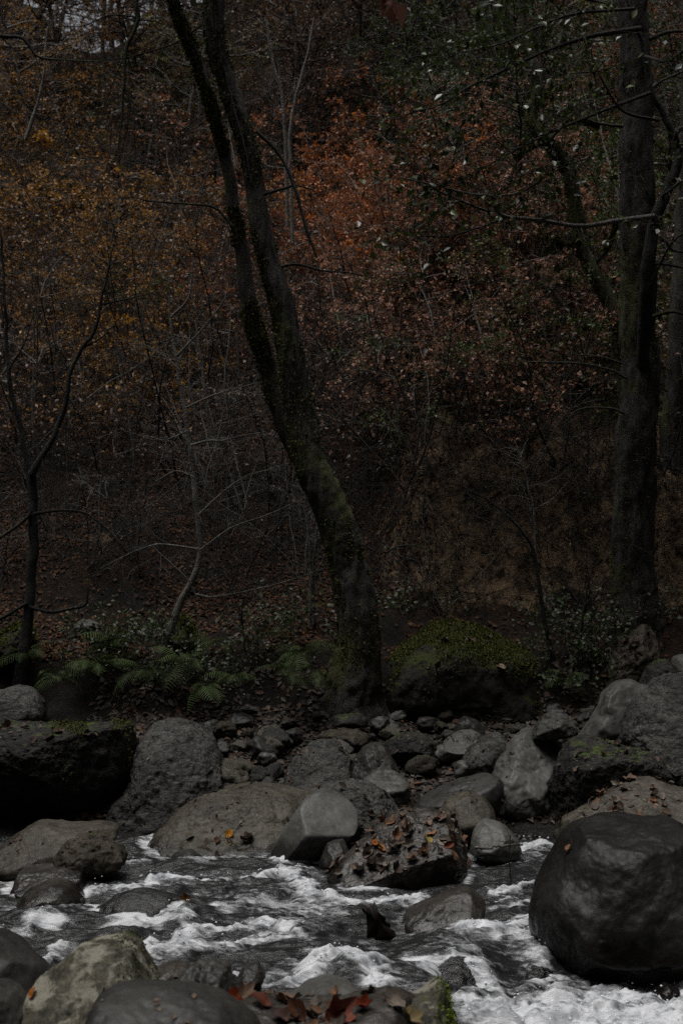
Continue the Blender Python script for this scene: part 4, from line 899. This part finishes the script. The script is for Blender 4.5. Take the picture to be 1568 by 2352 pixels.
mb = MB()
for pts, L_ in (([(20, 850), (10, 720), (0, 600)], .7), ([(165, 850), (218, 760), (240, 660)], .7), ([(150, 930), (125, 1000), (95, 1050)], .6), ([(140, 1172), (215, 1190), (290, 1270)], .6), ([(55, 1020), (36, 930), (20, 850)], .6)):
    P, _r = path3([(a, b_, 5) for a, b_ in pts], 12.9); spray(mb, None, catmull(P, 12), .007, 9, L_, 0, 0, None, .22, 3)
link("twigs", mb.mesh("twigs", np.array(tG.location)), M['dbark'], tG)

# H: pale bare sapling
tH = empty("pale_sapling", W(370, 1540, 13.0)); tag(tH, "slim pale-barked bare sapling left of the leaning tree", "tree")
stem_mesh("trunk", [(368, 1560, 24), (374, 1500, 22), (390, 1455, 20), (408, 1398, 18), (440, 1335, 16), (458, 1285, 13), (459, 1240, 12), (454, 1182, 13), (446, 1110, 12), (436, 1040, 12), (428, 980, 11), (418, 900, 10), (408, 840, 9), (398, 780, 7), (391, 728, 5), (386, 680, 3)], 13.0, tH, M['pale'], 10, 110, .06, .05)
mb = MB(); offH = np.array(tH.location)
for pts, w0, w1 in (([(405, 818), (436, 787), (487, 728), (518, 682), (525, 641)], 5, 2), ([(393, 728), (431, 687), (441, 636), (443, 590)], 5, 2), ([(456, 1182), (513, 1130), (559, 1097), (615, 1079), (660, 1066)], 4, 1.6), ([(461, 1262), (533, 1212), (615, 1182), (692, 1148)], 4, 1.8),
                    ([(438, 1023), (477, 1012), (513, 1012), (548, 1002), (610, 992)], 5, 1.6), ([(428, 936), (492, 907), (554, 889), (592, 879)], 4, 1.6), ([(443, 1095), (405, 1082), (359, 1105)], 4, 2), ([(450, 1365), (492, 1371), (589, 1353), (666, 1333), (760, 1300)], 5, 2),
                    ([(460, 1262), (384, 1251), (349, 1253), (297, 1271), (231, 1305)], 5, 2), ([(440, 1075), (425, 1120), (428, 1150)], 3, 1.5), ([(412, 850), (380, 820), (330, 790)], 3, 1.5), ([(430, 990), (380, 1010), (330, 1000)], 3, 1.5), ([(349, 1253), (390, 1290), (440, 1340)], 4, 2)):
    _, q, r = TW(tH, pts, 12.85, w0 * 1.25, w1, 'pale'); spray(mb, None, q, .006, 6, .45, 0, 0, None, .2, 2)
link("twigs", mb.mesh("twigs", offH), M['pale'], tH)
for key, pts, d, lb in (("a", [(711, 1440, 9), (714, 1310, 9), (707, 1207, 8), (700, 1120, 5), (704, 1030, 3)], 13.6, "straight thin grey stem left of the leaning trunk"), ("b", [(722, 1430, 9), (718, 1335, 8), (726, 1233, 7), (738, 1160, 4)], 13.65, "thin grey stem twinned with the straighter one by the leaning trunk"),
                       ("c", [(1272, 1530, 13), (1246, 1407, 11), (1230, 1300, 9), (1212, 1238, 8), (1160, 1180, 6), (1123, 1151, 5), (1051, 1110, 2)], 13.0, "thin dark sapling bending left over the mossy boulder"), ("d", [(1328, 1545, 10), (1330, 1480, 9), (1338, 1400, 6), (1352, 1320, 3)], 12.9, "short dark stem with side twigs right of the mossy boulder"),
                       ("e", [(1230, 1300, 5), (1226, 1187, 5), (1207, 1095, 4), (1190, 1040, 2)], 13.3, "grey broken stem rising before the earth face"), ("f", [(566, 1530, 4), (560, 1460, 4), (556, 1400, 3), (568, 1370, 2)], 12.9, "thin bent stalk standing on the leafy bank"),
                       ("g", [(500, 1060, 10), (480, 980, 8), (472, 900, 7), (460, 820, 6), (448, 700, 4)], 15.5, "faint grey stem behind the pale sapling"), ("h", [(672, 560, 9), (668, 420, 9), (665, 330, 8), (676, 240, 8), (702, 140, 6), (722, 40, 4)], 17., "pale slim sapling high on the slope right of the leaning tree"),
                       ("i", [(660, 520, 8), (655, 330, 8), (648, 230, 7), (624, 130, 6), (610, 40, 4)], 17.6, "pale crooked sapling close to the leaning tree high on the slope"), ("j", [(70, 330, 12), (80, 260, 10), (60, 320, 9), (95, 200, 6), (110, 60, 4)][1:], 17, "grey leaning stem high on the slope at the far left")):
    e = empty("thin_stem", W(pts[0][0], pts[0][1], d)); tag(e, lb, "sapling")
    _, q, r = stem_mesh("stem", pts, d, e, M['dbark' if key in "cdf" else 'pale'], 7, 50, .1)
    mb = MB(); spray(mb, None, q, .008, 14, .7, 0, 0, None, .2, 3); link("twigs", mb.mesh("twigs", np.array(e.location)), M['dbark' if key in "cdf" else 'pale'], e)

# near leaf hanging into the top of the picture
e = empty("dangling_leaves", W(900, -60, 5.5)); tag(e, "withered red-brown leaves dangling into the top edge", "leaf")
stem_mesh("twig", [(870, -420, 5), (885, -200, 4), (898, -60, 3), (903, 5, 2)], 5.5, e, M['dbark'], 5)
mb = MB(); P = np.array([W(a, b_, 5.5) for a, b_ in ((890, -20), (902, 0), (905, 5), (895, -10))]) - np.array(e.location)
V, T = leaf_quads(P, np.array([(0, -1, .2), (.6, -1, 0), (-.7, -1, .1), (.2, -1, .3)]), np.array([(-.2, 0, -1), (.35, 0, -1), (.0, .3, -1), (-.6, 0, -.8)], float), np.array((.10, .115, .09, .06)), .6, .2)
mb.add(V, T=T, C=(.16, .06, .04)); link("withered_leaf", mb.mesh("withered_leaf", smooth=False), M['leaf'], e)

# ------------------------------------------------------------------ hillside trees and shrubs (shapes shared by copies)
WHITE = np.array([(1., 1, 1), (.8, .8, .8), (.6, .55, .5), (1.15, 1.05, .95)])
def variant(seed, h, nb, leafn, shrub=False, size=.06):
    global RNG
    RNG = np.random.default_rng(seed)
    tk = MB(); br = MB(); lf = MB()
    stems = 4 if shrub else 1
    for s_ in range(stems):
        dr = np.array((RNG.normal(0, .35 if shrub else .12), RNG.normal(0, .3 if shrub else .1) - (.15 if shrub else .1), 1.))
        P = wander((RNG.normal(0, .1) * shrub, RNG.normal(0, .1) * shrub, -.15), dr, h * RNG.uniform(.8, 1), 11, .08 if not shrub else .12, .02)
        r0 = h * (.011 if not shrub else .005)
        V, F = tube(P, np.linspace(r0, r0 * .2, 11), 7); tk.add(V, F, A=np.full(len(V), .2))
        for k in range(nb // stems):
            t = RNG.uniform(.12, .97); i_ = int(t * 10); p = P[i_] + (P[min(i_ + 1, 10)] - P[i_]) * RNG.uniform()
            a = RNG.uniform(0, 6.28); dr = np.array((math.cos(a), math.sin(a), RNG.uniform(.0, .6)))
            L = h * RNG.uniform(.22, .42) * (1.1 - .6 * t); q = wander(p, dr, L, 7, .15, .0)
            V, F = tube(q, np.linspace(r0 * .4, r0 * .1, 7), 4); br.add(V, F)
            spray(br, lf, q, r0 * .4, 6, L * .5, leafn, size, WHITE, .2, 3)
    n0 = tk.n; tk.V += br.V; tk.C += br.C; tk.A += br.A; tk.Q += [q_ + n0 for q_ in br.Q]; tk.n += br.n
    res = [tk.mesh("trunk"), lf.mesh("crown", smooth=False) if lf.V else None]
    RNG = np.random.default_rng(seed + 100)
    return res
VAR = {'tree': [variant(s_, 5., 28, 4.2) for s_ in (21, 22, 23, 24)], 'shrub': [variant(s_, 3., 24, 3.6, True, .05) for s_ in (31, 32, 33)],
       'bare': [variant(s_, 3.4, 24, .25, True, .05) for s_ in (41, 42, 43)], 'tall': [variant(s_, 8., 32, 4.5, False, .08) for s_ in (51, 52)]}
PALTREE = {'yellow': (.37, .19, .025), 'ochre': (.28, .145, .035), 'orange': (.40, .125, .025), 'rust': (.29, .115, .05), 'pink': (.32, .165, .105), 'brown': (.11, .06, .035), 'gold': (.24, .125, .045), 'green': (.055, .085, .016), 'olive': (.10, .095, .024), 'bare': (.14, .08, .05)}
PALTREE = {k_: tuple(1.2 * q for q in v_) for k_, v_ in PALTREE.items()}
MATI = {}
def place_tree(px, py, kind, colr, scale, label, group, pale):
    p = G(px, py); root = empty(kind[0] if isinstance(kind, tuple) else {'tree': "hillside_tree", 'shrub': "hillside_shrub", 'bare': "bare_shrub", 'tall': "crest_tree"}[kind], p)
    vs = VAR[kind]; v = vs[RNG.integers(len(vs))]
    root.rotation_euler = (0, 0, RNG.uniform(0, 6.28)); root.scale = (scale,) * 3
    tag(root, label, "tree" if kind in ('tree', 'tall') else "shrub", group)
    for nm, me in zip(("trunk" if kind in ('tree', 'tall') else "stems", "crown"), v):
        if me is None: continue
        wood = nm != "crown"
        key = (me.name, pale and wood)
        if key not in MATI:
            m2 = me.copy(); m2.materials.append(M['leaf'] if not wood else M['pale' if pale else 'twig']); MATI[key] = m2
        o = bpy.data.objects.new(nm, MATI[key]); COL.objects.link(o); o.parent = root
        if not wood: o.color = (*(np.array(PALTREE[colr]) * RNG.uniform(.8, 1.2)), 1)
def zone(px, py):
    c = "at the far left" if px < 230 else "left of the leaning tree" if px < 560 else "right of the leaning tree" if px < 980 else "between the leaning and thick trees" if px < 1380 else "behind the thick tree"
    r = "near the top of the hillside" if py < 330 else "high on the hillside" if py < 620 else "half-way up the hillside" if py < 900 else "low on the hillside"
    return r + " " + c
CN = {'yellow': "yellow-leaved", 'ochre': "ochre-leaved", 'orange': "bright orange-leaved", 'rust': "rust red-leaved", 'pink': "pinkish brown-leaved", 'brown': "dull brown-leaved", 'gold': "golden brown-leaved", 'green': "dark green-leaved", 'olive': "olive green-leaved", 'bare': "nearly bare"}
TREES = [  # layout x, y of the foot, kind, colour, scale
    (60, 420, 'tree', 'yellow', .8), (150, 560, 'tree', 'ochre', .8), (30, 640, 'shrub', 'yellow', 1.1), (110, 700, 'shrub', 'ochre', 1.0), (250, 820, 'tree', 'yellow', .55), (290, 930, 'shrub', 'yellow', .7), (240, 1080, 'shrub', 'yellow', .7), (40, 880, 'shrub', 'brown', 1.), (130, 980, 'bare', 'brown', .9),
    (330, 560, 'shrub', 'brown', 1.1), (400, 640, 'bare', 'bare', 1.1), (320, 720, 'shrub', 'ochre', .9), (480, 700, 'shrub', 'brown', 1.), (450, 420, 'tree', 'olive', .7), (360, 380, 'tree', 'brown', .9), (250, 420, 'tree', 'green', .7), (240, 260, 'tree', 'brown', 1.), (420, 250, 'tree', 'bare', 1.), (140, 250, 'tree', 'brown', .9), (20, 260, 'tree', 'ochre', 1.),
    (520, 560, 'shrub', 'rust', .9), (500, 860, 'shrub', 'rust', .7), (340, 1000, 'bare', 'bare', .9), (540, 1000, 'bare', 'bare', 1.), (420, 1120, 'bare', 'bare', .9), (160, 1180, 'bare', 'bare', .8), (560, 1180, 'bare', 'bare', .8), (640, 1150, 'bare', 'bare', .8),
    (760, 660, 'shrub', 'orange', .85), (870, 670, 'shrub', 'orange', .8), (700, 690, 'shrub', 'orange', .8), (830, 720, 'shrub', 'orange', .75), (800, 620, 'shrub', 'orange', .8), (920, 630, 'shrub', 'orange', .7), (930, 640, 'shrub', 'rust', .9), (780, 760, 'shrub', 'rust', .9), (900, 780, 'shrub', 'pink', .9), (1010, 720, 'tree', 'pink', .6), (1080, 800, 'shrub', 'pink', .9), (1000, 860, 'shrub', 'pink', .8),
    (1120, 700, 'shrub', 'rust', .9), (1200, 640, 'tree', 'pink', .6), (960, 960, 'shrub', 'pink', .8), (1080, 1020, 'shrub', 'pink', .7), (1170, 1000, 'shrub', 'pink', .75), (1130, 930, 'shrub', 'olive', .8), (1240, 960, 'shrub', 'green', .8), (960, 1060, 'shrub', 'green', .6), (880, 1060, 'bare', 'bare', 1.), (800, 980, 'bare', 'bare', 1.), (760, 880, 'shrub', 'brown', .9), (850, 1180, 'bare', 'bare', .8), (930, 1150, 'bare', 'bare', .8),
    (660, 260, 'tree', 'gold', .9), (760, 220, 'tree', 'gold', .9), (720, 380, 'tree', 'bare', .9), (620, 480, 'tree', 'brown', .6), (850, 340, 'tree', 'brown', .9), (900, 440, 'tree', 'green', .8), (1000, 480, 'tree', 'green', .8), (1100, 560, 'tree', 'green', .7), (960, 280, 'tree', 'brown', 1.), (1060, 300, 'tree', 'green', 1.), (1160, 330, 'tree', 'rust', .9), (1260, 420, 'tree', 'green', .8), (1330, 300, 'tree', 'rust', .9), (1300, 560, 'tree', 'olive', .7), (1240, 760, 'shrub', 'pink', .9), (1380, 680, 'shrub', 'olive', .9), (1320, 850, 'shrub', 'brown', .8), (1540, 420, 'tree', 'rust', .8), (1530, 640, 'tree', 'olive', .7), (1540, 860, 'shrub', 'green', .9), (1400, 480, 'tree', 'green', .7), (1530, 1080, 'shrub', 'green', .8), (1380, 920, 'shrub', 'pink', .6), (1300, 1090, 'bare', 'olive', .8), (1180, 1180, 'bare', 'bare', .5),
    (120, 1230, 'bare', 'bare', .6), (210, 1290, 'bare', 'bare', .55), (300, 1180, 'bare', 'bare', .7), (330, 1330, 'bare', 'bare', .45), (500, 1250, 'bare', 'bare', .6), (570, 1330, 'bare', 'bare', .5), (620, 1260, 'bare', 'bare', .65), (690, 1320, 'bare', 'bare', .55), (20, 1310, 'bare', 'bare', .5), (250, 1120, 'bare', 'brown', .7), (480, 1130, 'bare', 'bare', .7),
    (930, 1400, 'bare', 'green', .45), (1020, 1420, 'bare', 'olive', .4), (1340, 1420, 'bare', 'olive', .5),
    (200, 640, 'bare', 'bare', 1.1), (570, 880, 'bare', 'bare', .9), (60, 1060, 'bare', 'bare', .9), (700, 1020, 'bare', 'bare', .9), (1140, 820, 'bare', 'bare', 1.), (600, 700, 'bare', 'rust', 1.),
    (40, 120, 'tall', 'brown', .9), (130, 90, 'tall', 'ochre', .9), (260, 130, 'tall', 'brown', .8), (370, 110, 'tall', 'brown', .9), (460, 90, 'tall', 'bare', 1.), (560, 110, 'tall', 'gold', .9), (650, 80, 'tall', 'gold', 1.), (740, 100, 'tall', 'gold', .9), (840, 90, 'tall', 'brown', 1.), (940, 110, 'tall', 'brown', .9), (1040, 90, 'tall', 'brown', 1.), (1140, 110, 'tall', 'rust', .9), (1240, 90, 'tall', 'rust', 1.), (1340, 110, 'tall', 'brown', .9), (1440, 90, 'tall', 'olive', 1.), (1540, 110, 'tall', 'rust', .9), (310, 60, 'tall', 'brown', .8), (200, 70, 'tall', 'brown', .7), (90, 60, 'tall', 'brown', .8), (160, 50, 'tall', 'ochre', .8), (230, 45, 'tall', 'brown', .7), (280, 90, 'tall', 'olive', .7),
]
def hue_at(px, py):
    """autumn colour of the wood by place: yellow at the left, orange and rust in the middle, green at the upper right"""
    g_ = lambda x0, y0, sx, sy: math.exp(-((px - x0) / sx) ** 2 - ((py - y0) / sy) ** 2)
    ws = {'yellow': .28 * g_(60, 420, 170, 260) + 1.0 * g_(255, 740, 90, 110) + .8 * g_(230, 990, 90, 60), 'ochre': .6 * g_(130, 480, 230, 300) + .4 * g_(250, 850, 160, 200), 'orange': 2.3 * g_(800, 480, 130, 95), 'rust': .9 * g_(850, 540, 220, 170) + .5 * g_(560, 560, 140, 220) + .5 * g_(1250, 180, 200, 120),
          'pink': 1.1 * g_(1050, 640, 190, 150) + .9 * g_(1080, 930, 190, 130), 'gold': 1.1 * g_(700, 70, 130, 90), 'green': 1.5 * g_(1080, 250, 240, 200) + .7 * g_(1400, 500, 200, 300) + .4 * g_(1150, 860, 200, 160), 'olive': .35 * g_(420, 350, 260, 260) + .3 * g_(1300, 700, 250, 300), 'brown': .28, 'bare': .22}
    k = list(ws); w_ = np.array([ws[q] for q in k]); return k[RNG.choice(len(k), p=w_ / w_.sum())], w_.sum()
RNG = np.random.default_rng(77)
for r_, py0 in enumerate(np.linspace(150, 1010, 10)):
    for c_i in range(11):
        px0 = -20 + c_i * 158 + (r_ % 2) * 79 + RNG.uniform(-50, 50); py1 = py0 + RNG.uniform(-40, 40)
        if px0 > 1250 and py1 > 800: continue
        cl, w_ = hue_at(px0, py1 - 160)
        if py1 > 880 and w_ < .8: cl = 'bare'
        TREES.append((px0, py1, 'bare' if cl == 'bare' else ('tree' if py1 < 560 and RNG.uniform() < .6 else 'shrub'), cl, RNG.uniform(.6, .95)))
# low leafy sprays of the undergrowth all over the slope
RNG = np.random.default_rng(78)
lf = MB(); tw = MB()
for k in range(5200):
    px = RNG.uniform(-30, 1600); py = RNG.uniform(20, 1130)
    if px > 930 and py > 1040: continue
    cl, w_ = hue_at(px, py)
    if RNG.uniform() > .35 + .6 * w_: continue
    p = G(px, py); d = p[1]; p[2] += RNG.uniform(0, .5) + .3
    if fbm(p[None] * .9 + 4, 3)[0] < -.12: continue
    n = int(RNG.integers(12, 30)); a = RNG.uniform(0, 6.28); L = RNG.uniform(.35, .9)
    q = wander(p, (math.cos(a), math.sin(a) * .6 - .2, RNG.uniform(-.1, .7)), L, 6, .18, -.04)
    V, F = tube(q, np.linspace(.006, .002, 6), 3); tw.add(V, F)
    P0 = q[RNG.integers(0, 6, n)] + RNG.normal(0, .09, (n, 3)) * (1, 1, .3)
    Nn = rnd_unit(n) * .7; Nn[:, 2] += .8; D = rnd_unit(n); D[:, 2] -= .3
    V, T = leaf_quads(P0, Nn, D, RNG.uniform(.5, 1.3, n) * (.045 + .0009 * d), .6, .1)
    c = np.array(PALTREE[cl]) * RNG.uniform(.45, 1.25, (n, 1)); c[RNG.uniform(size=n) < .012] = (.5, .5, .48)  # a few leaves coloured whitish as painted gloss
    lf.add(V, T=T, C=np.repeat(c, 4, 0))
tag(link("undergrowth_foliage", lf.mesh("undergrowth_foliage", smooth=False), M['leaf']), "autumn leaves of the low undergrowth covering the whole hillside", "undergrowth", kind="stuff")
tag(link("undergrowth_twigs", tw.mesh("undergrowth_twigs"), M['twig']), "fine twigs of the low undergrowth all over the hillside", "undergrowth", kind="stuff")
SEEN = {}
for (px, py, kd, cl, sc_) in TREES:
    lb = f"{CN[cl]} {'tree' if kd == 'tree' else 'crest tree' if kd == 'tall' else 'shrub'} {zone(px, py)}"
    SEEN[lb] = SEEN.get(lb, 0) + 1
    place_tree(px, py, kd, cl, sc_, lb, "trees and shrubs of the hillside", RNG.uniform() < .35)

# ------------------------------------------------------------------ brambles and arching twigs on the lower slope
mb = MB()
for k in range(2300):
    px = RNG.uniform(-40, 1600); py = RNG.uniform(760, 1420)
    if px > 880 and py > 1300 and RNG.uniform() < .4: continue
    p = G(px, py); a = RNG.uniform(0, 6.28); L = RNG.uniform(.4, 1.6)
    q = wander(p, (math.cos(a) * .7, math.sin(a) * .7 - .2, RNG.uniform(.2, 1.2)), L, 9, .16, -.07)
    r0 = RNG.uniform(.0018, .005); V, F = tube(q, np.linspace(r0, r0 * .5, 9), 3)
    c = np.array((1, 1, 1)); mb.add(V, F)
    for _ in range(2):
        j = RNG.integers(2, 8); q2 = wander(q[j], rnd_unit(1)[0] + (0, 0, .3), L * .35, 5, .2, -.05); V, F = tube(q2, np.linspace(r0 * .6, r0 * .3, 5), 3); mb.add(V, F)
tag(link("bramble_twigs", mb.mesh("bramble_twigs"), M['twig']), "tangle of bare brambles and fine twigs over the lower slope", "undergrowth", kind="stuff")

# ------------------------------------------------------------------ ferns
def frond(seed, L=.62):
    r = np.random.default_rng(seed); n = 17
    t = np.linspace(0, 1, n); P = np.stack([L * t * (1 - .12 * t), .04 * np.sin(t * 3 + seed), L * (.62 * t - .75 * t ** 2)], 1)
    mb = MB(); V, F = tube(P, np.linspace(.004, .0012, n), 4); mb.add(V, F, C=(.05, .055, .02))
    for k in range(2, n - 1):
        u = t[k]; ln = L * .30 * (math.sin(math.pi * min(1, (u * .92 + .08)) ** .8)) + .01
        T = P[k + 1] - P[k - 1]; T /= np.linalg.norm(T)
        for s_ in (-1, 1):
            d = np.array((T[0] * .45, s_ * 1., T[2] * .45 - .22)); d /= np.linalg.norm(d); m_ = 7
            c = P[k] + d * (np.linspace(0, ln, m_))[:, None]; c[:, 2] -= .25 * ln * np.linspace(0, 1, m_) ** 2
            wdt = .0085 * (1 - np.linspace(0, 1, m_) ** 1.6) + .001; wdt = wdt * np.where(np.arange(m_) % 2, 1.1, .7)
            c = c + r.normal(0, .004, 3) * np.linspace(0, 1, m_)[:, None]; V = np.concatenate([c + T * wdt[:, None], c - T * wdt[:, None]]); i_ = np.arange(m_ - 1)
            mb.add(V, np.stack([i_, i_ + 1, i_ + 1 + m_, i_ + m_], 1), C=np.array((.036, .054, .020)) * r.uniform(.75, 1.2))
    return mb.mesh("frond", smooth=False)
FR = [frond(k) for k in range(4)]
for me in FR: me.materials.append(M['litter'])
def fern(px, py, d, n, sc_, label, spread=(0, 6.28)):
    p = W(px, py, d); e = empty("fern", p); tag(e, label, "fern")
    n = int(n * 1.5)
    for k in range(n):
        o = bpy.data.objects.new("frond", FR[k % 4]); COL.objects.link(o); o.parent = e
        o.rotation_euler = (RNG.normal(0, .45), RNG.uniform(-.5, .55), spread[0] + (spread[1] - spread[0]) * (k + RNG.uniform(-.3, .3)) / n); o.scale = (sc_ * RNG.uniform(.5, 1.1),) * 3
        v = RNG.uniform(.6, 1.6); o.color = (v, v, v * .9, 1)
fern(215, 1530, 12.62, 10, .72, "leafy fern sprawling on the bank above the black overhang")
fern(130, 1555, 12.55, 5, .55, "small fern low at the left beside the leafier fern", (2.6, 6.6))
fern(420, 1520, 12.65, 9, .70, "fern drooping over the bank beside the pale sapling's foot", (3.0, 6.6))
fern(465, 1580, 12.5, 4, .6, "thin fern hanging down the bank right of the sapling's foot", (4., 6.))
fern(690, 1500, 12.62, 8, .66, "fern on the bank just left of the leaning tree's base", (2.8, 6.6))
fern(655, 1545, 12.5, 4, .55, "pendant fern with narrow fronds below the one by the leaning tree", (3.6, 5.8))
fern(610, 1455, 13.1, 6, .5, "faint fern among pale leaves above the bank")
fern(250, 1480, 12.95, 8, .7, "dark fern behind the leafier fern on the bank")
fern(330, 1545, 12.6, 6, .6, "fern hanging over the dark bank between the two larger ferns", (3.2, 6.4))
fern(540, 1560, 12.6, 6, .6, "small fern on the dark bank below the bent stalk", (3.2, 6.4))
fern(720, 1540, 12.5, 5, .55, "fern tucked against the left of the leaning tree's foot", (3.2, 6.2))
fern(490, 1475, 13.1, 7, .6, "fern above the bank to the right of the pale sapling")
fern(1300, 1560, 12.75, 6, .6, "fern to the right of the great mossy boulder", (3.0, 6.4))
fern(60, 1500, 12.95, 6, .65, "fern beside the forked tree's foot at the far left")
# small leafy plants
def plant(px, py, d, n, hgt, size, pal, label, nm="leafy_plant", group=None):
    p = W(px, py, d); p[2] = max(p[2], H(p[:1], p[1:2])[0]); e = empty(nm, p); tag(e, label, "plant", group); st = MB(); lf = MB()
    for k in range(n):
        q = wander(RNG.normal(0, .12, 3) * (1.6, 1, .3), (RNG.normal(0, .6), RNG.normal(-.2, .5), 1), hgt * RNG.uniform(.5, 1.2), 6, .2, -.08)
        V, F = tube(q, np.linspace(.004, .0015, 6), 3); st.add(V, F)
        m_ = 9; P = q[RNG.integers(1, 6, m_)] + RNG.normal(0, .03, (m_, 3)); Nn = rnd_unit(m_) * .6 + (0, -.35, .9); V, T = leaf_quads(P, Nn, rnd_unit(m_) + (0, -.3, -.2), RNG.uniform(.6, 1.3, m_) * size, .7, .1)
        c = pal[RNG.integers(len(pal), size=m_)] * RNG.uniform(.6, 1.3, (m_, 1)); lf.add(V, T=T, C=np.repeat(c, 4, 0))
    link("stems", st.mesh("stems"), M['twig'], e); link("leaves", lf.mesh("leaves", smooth=False), M['leaf'], e)
PG = np.array([(.04, .065, .018), (.055, .085, .025), (.03, .045, .015)]); PGP = np.vstack([PG, [(.09, .085, .07)]])
for (px, py, d, n, h_, lb) in ((280, 1480, 12.9, 16, .35, "clump of green leaves above the leafier fern"), (330, 1490, 12.9, 14, .3, "green plant between the two larger ferns"), (430, 1560, 12.75, 14, .28, "ivy-like plant trailing over the bank under the sapling's fern"), (560, 1490, 13., 14, .3, "low green plant beside the bent stalk"), (640, 1440, 13.2, 16, .35, "green plant with pale leaves above the bank ferns"),
                               (720, 1425, 13.3, 14, .35, "green plant left of the leaning trunk above the ferns"), (750, 1460, 13.1, 12, .3, "leafy plant tucked against the leaning trunk's left side"), (1290, 1500, 13., 18, .45, "green undergrowth plant right of the mossy boulder"), (1350, 1510, 13.1, 18, .4, "mossy green plant below the pointed brown rock"), (1400, 1450, 13.4, 16, .35, "bright green plant at the thick trunk's left foot"), (1230, 1440, 13.9, 14, .4, "green plant behind the mossy boulder's right shoulder"),
                               (890, 1400, 13.6, 12, .3, "small plant on the leaning trunk's right side"), (1310, 1580, 12.7, 14, .3, "dark weedy plant between mossy boulder and pointed rock"), (1000, 1430, 14., 14, .3, "low green plant at the foot of the earth face"), (1530, 1450, 13.8, 14, .4, "leafy plant at the right edge behind the pointed rock")):
    plant(px, py, d, n, h_, .045, PGP, lb)
for k in range(26):
    px = RNG.uniform(90, 770) if k < 18 else RNG.uniform(1250, 1400); py = RNG.uniform(1420, 1570)
    plant(px, py, 13.25 - (py - 1420) / 150 * .55, 12, RNG.uniform(.2, .34), .036, PGP, 'small green plant among dead leaves on the brow of the bank' if k < 18 else 'small green plant right of the mossy boulder', group='low plants on the bank' if k < 18 else 'low plants right of the mossy boulder')
# moss cushion tufts on the great boulder and ivy on the black overhang
# ------------------------------------------------------------------ light, sky, camera
w = bpy.data.worlds.new("World"); SC.world = w; w.use_nodes = True; nt = w.node_tree
sk = nt.nodes.new("ShaderNodeTexSky"); sk.sky_type = 'NISHITA'; sk.sun_disc = False
EL, ROT = math.radians(79), math.radians(255)
sk.sun_elevation = EL; sk.sun_rotation = ROT; sk.dust_density = 4; sk.air_density = 1.
hs = nt.nodes.new("ShaderNodeHueSaturation"); hs.inputs['Saturation'].default_value = .22
bg = nt.nodes["Background"]; bg.inputs[1].default_value = .05
nt.links.new(sk.outputs[0], hs.inputs['Color']); nt.links.new(hs.outputs[0], bg.inputs[0])
L = bpy.data.lights.new("overcast_sun", 'SUN'); L.energy = 1.5; L.angle = math.radians(32); L.color = (1, .98, .95)
lo = bpy.data.objects.new("overcast_sun", L); COL.objects.link(lo)
sd = Vector((math.sin(ROT) * math.cos(EL), math.cos(ROT) * math.cos(EL), math.sin(EL)))
lo.rotation_euler = sd.to_track_quat('Z', 'Y').to_euler(); lo.location = (0, 5, 30)
cam = bpy.data.cameras.new("camera"); co = bpy.data.objects.new("camera", cam); COL.objects.link(co)
co.location = (0, 0, CAMZ); co.rotation_euler = (math.radians(90), 0, 0)
cam.sensor_fit = 'VERTICAL'; cam.sensor_height = 36; cam.lens = 36 * K / 2352; cam.clip_end = 500; cam.clip_start = .1
cam.dof.use_dof = True; cam.dof.focus_distance = 10.6; cam.dof.aperture_fstop = 2.8
SC.camera = co
SC.view_settings.view_transform = 'Standard'; SC.view_settings.look = 'None'
SC.view_settings.exposure = .72; SC.view_settings.gamma = 1
SC.cycles.use_denoising = False; SC.cycles.max_bounces = 4; SC.cycles.transparent_max_bounces = 4
